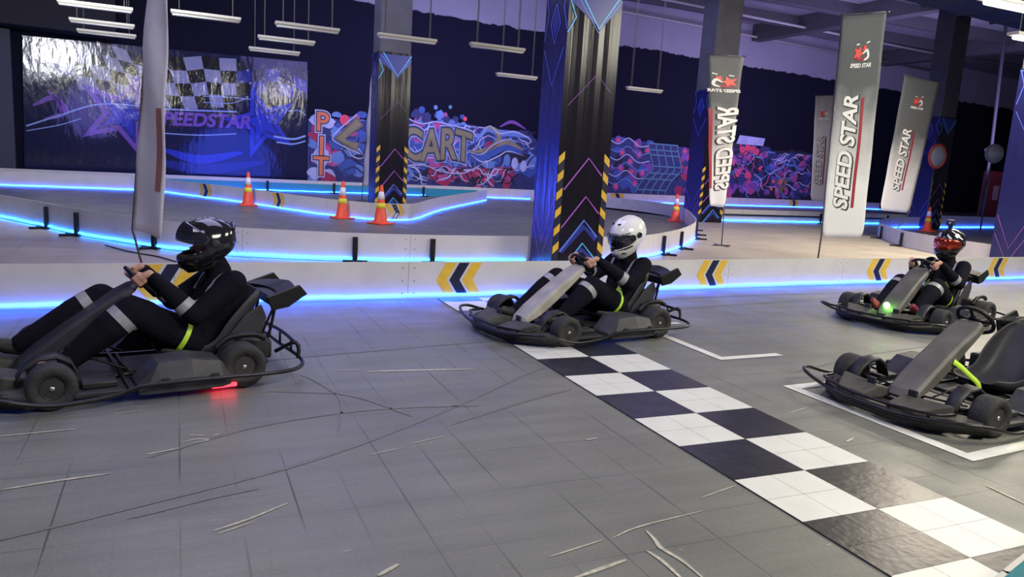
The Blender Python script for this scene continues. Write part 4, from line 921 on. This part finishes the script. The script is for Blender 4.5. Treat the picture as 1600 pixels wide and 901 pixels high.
    for x, z, w_, th in secs:
        c_ = Vector((x, 0, z)); R.append([c_+nn*0+Vector((0, -w_*.8, 0)), c_+nn*0+Vector((0, w_*.8, 0)), c_-nn*.02+Vector((0, w_, 0)), c_-nn*th+Vector((0, w_*1.02, 0)), c_-nn*th+Vector((0, -w_*1.02, 0)), c_-nn*.02+Vector((0, -w_, 0))])
    q.rings(R, smooth=False); tag(q.build('steering_cowl', t, bevel=.008), {'cowl_light': 'pale grey scuffed cowl', 'cowl_grey': 'dusty grey cowl', 'cowl_dark': 'dark grey cowl'}[cowl_mat.name])
    # steering wheel
    C_ = Vector((-.02, 0, .66)); n = Vector((-.74, 0, .67)).normalized(); ux = Vector((0, 1, 0)); uy = n.cross(ux)
    Rs = Matrix.Rotation(steer, 3, n)
    q = MB().m(M_black); rim = []
    for i in range(28):
        a = 2*PI*i/28; r_ = .135*(1-.10*max(0, math.sin(a)*-1)**4); rim.append(C_+Rs @ (ux*math.cos(a)*r_+uy*math.sin(a)*r_))
    q.tube(rim, .0155, 10, close=True)
    for a in (0, PI, -PI/2): q.tube([C_-n*.02, C_+Rs @ (ux*math.cos(a)*.13+uy*math.sin(a)*.13)], .012, 6)
    q.lathe([(.045, -.03), (.045, 0), (.03, .01), (.004, .012)], Matrix.Translation(C_) @ n.to_track_quat('Z', 'Y').to_matrix().to_4x4(), 16)
    sw = q.build('steering_wheel', t)
    if tape:
        q = MB().m(M_lime); q.tube([C_+(ux*math.cos(a)*.135+uy*math.sin(a)*.135) for a in (1.35, 1.5, 1.65, 1.8)], .019, 10); tag(q.build('lime_tape', sw), 'lime green tape on the rim')
    if strap_pts:
        q = MB().m(M_lime); P = catmull([Vector(p) for p in strap_pts], 8); k = len(P); L_ = []
        for i in range(k):
            tt = (P[min(k-1, i+1)]-P[max(0, i-1)]).normalized(); side = tt.cross(Vector((.45, .75, .45))).normalized()*.021
            nrm = tt.cross(side).normalized()*.002
            L_.append([P[i]-side-nrm, P[i]+side-nrm, P[i]+side+nrm, P[i]-side+nrm])
        q.rings(L_); tag(q.build('seat_belt', t), 'lime green belt')
    if red_lamp:
        q = MB().m(M_red_e); q.box((-.42, .62, .045), (.16, .05, .025), bev=.006); tag(q.build('tail_lamp', t), 'glowing red lamp low on the side')
    if green_lamp:
        q = MB().m(M_green_e); q.ball((.72, .0, .225), .036, (1, 1, 1)); tag(q.build('front_lamp', t), 'glowing green lamp')
    return t
K2 = kart('go-kart with pale grey cowl driven by the person in the white helmet', (.93, 1.545, .004), math.radians(-170.8), M_cowl_l)
K1 = kart('dark go-kart at the left edge with red lamp, driven past the left chevron', (-3.01, .695, .004), math.radians(-168.5), M_cowl_d, proto=K2, red_lamp=True)
K3 = kart('go-kart with glowing green lamp behind the empty kart at the right', (5.60, 1.38, .004), math.radians(-168), M_cowl_g, proto=K2, green_lamp=True)
K4 = kart('empty dusty go-kart parked in the white box at the right edge', (2.80, -1.27, .004), math.radians(-177.5), M_cowl_g, proto=K2, tape=True,
          strap_pts=[(.36, .13, .385), (.29, .15, .34), (.20, .16, .28), (.10, .17, .21), (.07, .17, .14), (.06, .18, .085)])
K5 = kart('barely visible parked go-kart whose nose enters at the right edge', (7.0, -.22, .004), math.radians(178), M_cowl_g, proto=K2)

# ------------------------------------------------------------------ drivers
def remeshed(mb, name, voxel, parent, mats_, smooth=6):
    o = mb.build('tmp', None, mats_[0]); r = o.modifiers.new('r', 'REMESH'); r.mode = 'VOXEL'; r.voxel_size = voxel
    s = o.modifiers.new('s', 'SMOOTH'); s.factor = .5; s.iterations = smooth
    bpy.context.view_layer.update()
    me = bpy.data.meshes.new_from_object(o.evaluated_get(bpy.context.evaluated_depsgraph_get())); me.name = name
    bpy.data.objects.remove(o); me.materials.clear()
    for m_ in mats_: me.materials.append(m_)
    for p in me.polygons: p.use_smooth = True
    o = bpy.data.objects.new(name, me); COL.objects.link(o); o.parent = parent; return o
def band(suit, parent, a, b, t0, t1, rmax, m_, name='reflective_band', push=.003, region=None):
    a, b = Vector(a), Vector(b); ax = (b-a).normalized(); L = (b-a).length
    bm = bmesh.new(); bm.from_mesh(suit.data)
    def far(v):
        w_ = v.co-a; h = w_.dot(ax); return h < L*t0-.04 or h > L*t1+.04 or (w_-ax*h).length > rmax or (region and not region(v.co))
    bmesh.ops.delete(bm, geom=[v for v in bm.verts if far(v)], context='VERTS')
    for t_, sg in ((t0, -1), (t1, 1)):
        g = list(bm.verts)+list(bm.edges)+list(bm.faces)
        bmesh.ops.bisect_plane(bm, geom=g, plane_co=a+ax*L*t_, plane_no=ax*sg, clear_outer=True)
    bm.verts.index_update(); seen, comps = set(), []
    for v0 in bm.verts:
        if v0 in seen: continue
        st, cp = [v0], []; seen.add(v0)
        while st:
            v = st.pop(); cp.append(v)
            for e in v.link_edges:
                w_ = e.other_vert(v)
                if w_ not in seen: seen.add(w_); st.append(w_)
        comps.append(cp)
    comps.sort(key=len)
    for cp in comps[:-1]: bmesh.ops.delete(bm, geom=cp, context='VERTS')
    bm.normal_update()
    for v in bm.verts: v.co += v.normal*push
    me = bpy.data.meshes.new(name); bm.to_mesh(me); bm.free(); me.materials.append(m_)
    for p in me.polygons: p.use_smooth = True
    o = bpy.data.objects.new(name, me); COL.objects.link(o); o.parent = parent; return o
def helmet(parent, loc, yaw, pitch, roll, shell_m, visor_m, visor_open=0, cam_mount=False, stripes=False, scale=1.0):
    M = Matrix.Translation(loc) @ Matrix.Rotation(yaw, 4, 'Z') @ Matrix.Rotation(pitch, 4, 'Y') @ Matrix.Rotation(roll, 4, 'X') @ Matrix.Scale(scale, 4)
    # local: +x face direction
    def S(az, el, e=0):
        ca, sa, ce, se = math.cos(az), math.sin(az), math.cos(el), math.sin(el)
        front = max(0, ca)
        rx = .148 if ca > 0 else .158; ry = .128; rz_ = .142 if se > 0 else .150
        x, y, z = rx*ca*ce, ry*sa*ce, rz_*se
        if se < 0:
            low = min(1, -se/.8)
            x += .050*front**1.5*min(1, low*1.7)        # chin bar juts forward
            z -= .030*front*low; x *= 1-.03*low
            if ca < 0: x *= 1-.25*low**2; z += .022*low
            y *= 1-.10*low
        else:
            if ca < -.2: x -= .014*max(0, 1-abs(se-.55)/.4)   # rear spoiler ridge
            z += .006*max(0, 1-abs(sa)*3)*se                  # centre ridge
        v = Vector((x, y, z)); return M @ (v*(1+e))
    NA, NE = 72, 40; lo, hi = -1.02, PI/2
    q = MB(); V = [[q.bm.verts.new(S(2*PI*i/NA-PI, lo+(hi-lo)*j/NE)) for i in range(NA)] for j in range(NE)]
    top = q.bm.verts.new(S(0, hi))
    def port(az, el):   # eye opening
        lim = 1.28; 
        if abs(az) > lim: return False
        t_ = (abs(az)/lim)**4; return (-.36+.10*abs(az)+.1*t_) < el < (.42-.10*abs(az)-.2*t_)
    for j in range(NE-1):
        for i in range(NA):
            az = 2*PI*(i+.5)/NA-PI; el = lo+(hi-lo)*(j+.5)/NE
            if port(az, el): continue
            if stripes and el > .35 and abs(math.sin(az)*math.cos(el)) > .25 and (int((az+9+el)*6.0) % 5 == 0): q.m(M_hw)
            else: q.m(shell_m)
            f = q.bm.faces.new((V[j][i], V[j][(i+1) % NA], V[j+1][(i+1) % NA], V[j+1][i])); f.smooth = True; f.material_index = q.cur
    q.m(shell_m)
    for i in range(NA): f = q.bm.faces.new((V[NE-1][i], V[NE-1][(i+1) % NA], top)); f.smooth = True; f.material_index = q.cur
    bmesh.ops.delete(q.bm, geom=[v for v in q.bm.verts if not v.link_faces], context='VERTS')
    h = q.build('helmet', parent, fix=True); sl = h.modifiers.new('solid', 'SOLIDIFY'); sl.thickness = .012; sl.offset = -1
    # lining ball inside so the port reads dark, set back from the face
    q = MB().m(M_pad)
    q.tube([S(a, -.42+.04*abs(a), -.10) for a in [-1.2+2.4*i/12 for i in range(13)]], .022, 8); q.tube([S(a, .46-.1*abs(a), -.10) for a in [-1.2+2.4*i/12 for i in range(13)]], .020, 8)
    q.tube([S(2*PI*i/24, -1.0, -.06) for i in range(24)], .014, 8, close=True); q.build('lining', h)
    # visor
    q = MB().m(visor_m); na, ne = 30, 10; piv = M @ Vector((-.01, 0, .012)); axd = (M.to_3x3() @ Vector((0, 1, 0))).normalized(); Rv = Matrix.Rotation(-visor_open, 3, axd)
    rows = []
    for j in range(ne+1):
        row = []
        for i in range(na+1):
            az = -1.42+2.84*i/na; e0 = -.38+.10*abs(az); e1 = .46-.14*abs(az); k_ = abs(az)/1.42
            e0 += .16*k_**6; e1 -= .12*k_**6
            p = S(az, max(0, e0+(e1-e0)*j/ne)*1.0 if False else (e0+(e1-e0)*j/ne), .035)
            # visor keeps a smooth sweep: do not follow the chin bulge
            az_, el_ = az, e0+(e1-e0)*j/ne
            p = M @ (Vector((.148*math.cos(az_)*math.cos(el_)+.012*max(0, math.cos(az_)), .130*math.sin(az_)*math.cos(el_), .145*math.sin(el_)))*1.05)
            row.append(q.bm.verts.new(Rv @ (p-piv)+piv))
        rows.append(row)
    for j in range(ne):
        for i in range(na): f = q.bm.faces.new((rows[j][i], rows[j][i+1], rows[j+1][i+1], rows[j+1][i])); f.smooth = True
    tag(q.build('visor', h, solid=.003), 'tinted visor flipped open' if visor_open else ('mirrored orange red visor' if visor_m is M_visorr else 'dark smoked visor'))
    for s in (-1, 1):
        q = MB().m(M_hb if shell_m is not M_hb else M_plas); p = M @ Vector((-.012, s*.134, .008)); nrm = (M.to_3x3() @ Vector((0, s, 0))).normalized()
        q.lathe([(.030, -.004), (.030, .006), (.022, .010), (.003, .011)], Matrix.Translation(p) @ nrm.to_track_quat('Z', 'Y').to_matrix().to_4x4(), 18); q.build('visor_pivot', h)
    q = MB().m(M_pad)
    for a in (-.5, .5): q.tube([S(a-.16, .98, .012), S(a, .92, .018), S(a+.16, .98, .012)], .009, 6)
    q.tube([S(-.25, -.62, .012), S(0, -.60, .015), S(.25, -.62, .012)], .010, 6); q.tube([S(-.25, -.72, .012), S(0, -.70, .015), S(.25, -.72, .012)], .006, 6)
    for a in (-.75, .75): q.tube([S(a-.1, -.55, .010), S(a+.1, -.62, .010)], .008, 6)
    tag(q.build('air_vent', h), 'dark air vents')
    q = MB().m(shell_m if shell_m is not M_hw else M_hb); q.tube([S(PI-.55, .5, .03), S(PI-.25, .62, .06), S(PI, .65, .075), S(PI+.25, .62, .06), S(PI+.55, .5, .03)], .012, 8, smoothpath=4); q.build('rear_spoiler', h)
    if cam_mount:
        q = MB().m(M_plas); q.box(None, None, M=M @ Matrix.Translation((.02, 0, .165)) @ Matrix.Diagonal((.03, .03, .04, 1)))
        q.box(None, None, M=M @ Matrix.Translation((.02, 0, .205)) @ Matrix.Diagonal((.045, .065, .05, 1))); q.m(M_hub); q.cyl(M @ Vector((.043, .01, .205)), M @ Vector((.055, .01, .205)), .014, n=12)
        tag(q.build('action_camera', h), 'small dark camera fixed on top')
    return h
def hand(mb, C_, t_, o_, n_, wrist, side):
    """C_: rim point; t_: rim tangent; o_: outward; n_: towards driver. fingers wrap from the outside over the far side"""
    palm = C_+o_*.030+n_*.022
    mb.capsule(palm+t_*.030, palm-t_*.028, .017, .016, 10); mb.capsule(palm+n_*.030+o_*.004, palm, .024, .022, 10); mb.capsule(palm+n_*.030+o_*.004, wrist, .024, .026, 12)
    for k_, (ln, r) in enumerate(((.95, .0088), (1.05, .0092), (1.0, .0088), (.82, .0078))):
        c_ = C_+t_*(.036-.0225*k_); L = .028*ln
        p = [c_+o_*.034+n_*.010, c_+o_*.030-n_*.018, c_+o_*.006-n_*.030, c_-o_*.018-n_*.020, c_-o_*.024-n_*.002]
        for a, b in zip(p, p[1:]): mb.capsule(a, b, r*1.08, r, 8)
    # thumb leaves the side of the palm and lies along the inside of the rim
    p = [palm+t_*.022+n_*.018, C_+t_*.050+n_*.026-o_*.002, C_+t_*.062+n_*.012-o_*.022]
    mb.capsule(p[0], p[1], .0125, .0105, 8); mb.capsule(p[1], p[2], .0105, .009, 8)
def driver(label, K, P, hel, belt=True, shoe_m=None):
    t = thing('person', label, 'person', K.location, K.rotation_euler.z)
    V = Vector; C_ = V((-.02, 0, .66)); n = V((-.74, 0, .67)).normalized(); ux = V((0, 1, 0)); uy = n.cross(ux)*-1
    pel, chest, neck, head = V(P['pelvis']), V(P['chest']), V(P['neck']), V(P['head'])
    b, s = MB(), MB()      # b = body, s = suit
    def both(a, c, ra, rc, extra=1.16, seg=14): b.capsule(a, c, ra, rc, seg); s.capsule(a, c, ra*extra+.004, rc*extra+.004, seg)
    mid = pel.lerp(chest, .5)
    for m_, g in ((b, 1), (s, 1.30)):
        for s_ in (-1, 1):
            m_.capsule(pel+V((0, .075*s_, 0)), mid+V((0, .065*s_, 0)), .105*g, .098*g); m_.capsule(mid+V((0, .065*s_, 0)), chest+V((0, .075*s_, 0)), .098*g, .112*g)
            m_.capsule(chest+V((.0, .06*s_, .02)), V(P['sh'][0 if s_ > 0 else 1]), .105*g, .068*g)
        m_.capsule(chest, neck, .09*g, .060*g)
    s.capsule(neck-V((0, 0, .01)), neck.lerp(head, .30), .095, .082)      # collar
    b.capsule(neck, head-V((0, 0, .04)), .056, .054)
    # head with face
    Hm = Matrix.Translation(head) @ Matrix.Rotation(hel['yaw'], 4, 'Z') @ Matrix.Rotation(hel['pitch'], 4, 'Y')
    b.ball(Hm @ V((-.008, 0, .02)), .095, (1.0, .82, 1.05), Hm.to_3x3().to_4x4() if False else None); b.capsule(Hm @ V((.03, 0, -.03)), Hm @ V((.055, 0, -.075)), .058, .032)
    b.capsule(Hm @ V((.088, 0, .012)), Hm @ V((.108, 0, -.016)), .010, .014, 8)       # nose
    for s_ in (-1, 1):
        b.ball(Hm @ V((.072, .030*s_, .012)), .016, seg=8); b.ball(Hm @ V((.078, .030*s_, .034)), .014, (1, 1.5, .6), seg=8); b.ball(Hm @ V((0, .080*s_, .0)), .022, (1, .45, 1.4), seg=10)
    b.capsule(Hm @ V((.092, -.018, -.048)), Hm @ V((.092, .018, -.048)), .008, .008, 8)
    legs = []
    for i, s_ in enumerate((1, -1)):
        hip, knee, ank, toe = pel+V((.03, .10*s_, 0)), V(P['knee'][i]), V(P['ank'][i]), V(P['toe'][i])
        both(hip, hip.lerp(knee, .5), .088, .074, 1.45); both(hip.lerp(knee, .5), knee, .074, .056, 1.62); both(knee, knee.lerp(ank, .35), .056, .056, 1.75); b.capsule(knee.lerp(ank, .35), ank, .056, .030)
        s.capsule(knee.lerp(ank, .35), ank.lerp(knee, .01), .100, .066)
        b.capsule(ank, toe, .028, .018); legs.append((knee, ank))
        f = MB().m(shoe_m or M_shoe); d = (toe-ank).normalized(); up = V((0, 0, 1))-d*d.z; up.normalize()
        heel = ank-d*.03-up*.035; f.capsule(ank, ank-up*.02, .046, .046); f.capsule(heel, heel+d*.10, .040, .043); f.capsule(heel+d*.10, toe-up*.02, .043, .034); f.capsule(ank-up*.01, toe-up*.015, .042, .032)
        sm = remeshed(f, 'shoe', .007, t, [shoe_m or M_shoe], 4)
    arms = []
    for i, s_ in enumerate((1, -1)):
        sh_, el = V(P['sh'][i]), V(P['el'][i]); ang = P.get('grip', (.25, .25))[i]
        o_ = (ux*math.cos(ang)*s_+uy*math.sin(ang)); G_ = C_+o_*.135; t_ = (uy*math.cos(ang)-ux*s_*math.sin(ang)).normalized()
        wr = G_+o_*.035+n*.085-V((0, 0, .012)); 
        both(sh_, el, .054, .042, 1.55); both(el, el.lerp(wr, .4), .042, .040, 1.55); b.capsule(el.lerp(wr, .4), wr, .040, .026); s.capsule(el.lerp(wr, .4), el.lerp(wr, .88), .066, .046)
        hand(b, G_, t_, o_, n, wr, s_); arms.append((el, wr))
    body = remeshed(b, 'body', .0058, t, [M_skin], 3)
    suit = remeshed(s, 'racing_suit', .011, t, [M_suit], 5)
    for kn, an in legs: tag(band(suit, t, kn, an, .10, .22, .12, M_refl), 'grey reflective band')
    for el, wr in arms: tag(band(suit, t, el, wr, .16, .30, .10, M_refl), 'grey reflective band')
    for s_ in (-1, 1):
        sy = V(P['sh'][0 if s_ > 0 else 1]).y
        tag(band(suit, t, V((chest.x, sy*.62, chest.z)), V((chest.x, sy*.62+.1*s_, chest.z)), 0, .24, .5, M_refl, region=lambda c_: c_.z > chest.z+.02), 'grey reflective shoulder stripe')
    if belt:   # lap belt over the hip
        a = pel+V((.0, 0, -.02)); bb = a+V((.30, 0, .16))
        for sd in (1, -1): tag(band(suit, t, a, bb, P.get('belt', (.30, .40))[0], P.get('belt', (.30, .40))[1], .42, M_lime, 'lap_belt', .006, region=lambda c_: -.44 < c_.x < .1 and c_.z < .50 and c_.y*sd > .09), 'lime green lap belt')
    hl = helmet(t, head+V((0, 0, .02)), **hel)
    return t
P2 = dict(pelvis=(-.46, 0, .23), chest=(-.63, 0, .54), neck=(-.62, 0, .72), head=(-.58, 0, .935), sh=((-.66, .19, .66), (-.60, -.19, .66)), el=((-.42, .27, .49), (-.38, -.25, .50)),
          knee=((-.02, .17, .47), (.16, -.17, .50)), ank=((.36, .20, .18), (.62, -.17, .19)), toe=((.52, .20, .17), (.78, -.17, .22)))
driver('person in black suit and glossy white helmet steering the middle kart', K2, P2, dict(yaw=-.05, pitch=.40, roll=0, shell_m=M_hw, visor_m=M_visor, scale=1.34))
P1 = dict(pelvis=(-.36, 0, .23), chest=(-.55, 0, .54), neck=(-.54, 0, .72), head=(-.47, 0, .90), sh=((-.60, .20, .66), (-.54, -.19, .64)), el=((-.32, .27, .45), (-.28, -.25, .46)),
          knee=((.06, .18, .49), (.20, -.17, .52)), ank=((.45, .20, .18), (.68, -.16, .24)), toe=((.60, .20, .18), (.84, -.16, .28)))
driver('person in dark suit and black helmet with raised visor in the leftmost kart', K1, P1, dict(yaw=0, pitch=.10, roll=0, shell_m=M_hb, visor_m=M_visor, visor_open=.50, scale=1.26))
P3 = dict(pelvis=(-.44, 0, .23), chest=(-.62, 0, .54), neck=(-.62, 0, .71), head=(-.60, 0, .925), sh=((-.64, .19, .66), (-.60, -.19, .66)), el=((-.38, .28, .47), (-.38, -.25, .48)),
          knee=((.00, .20, .45), (.12, -.18, .45)), ank=((.42, .21, .19), (.58, -.17, .19)), toe=((.55, .22, .26), (.72, -.17, .27)))
driver('person in dark suit, black helmet with red visor and camera on top', K3, P3, dict(yaw=-.12, pitch=.08, roll=0, shell_m=M_hb, visor_m=M_visorr, cam_mount=True, stripes=True, scale=1.28), shoe_m=M_maroon)
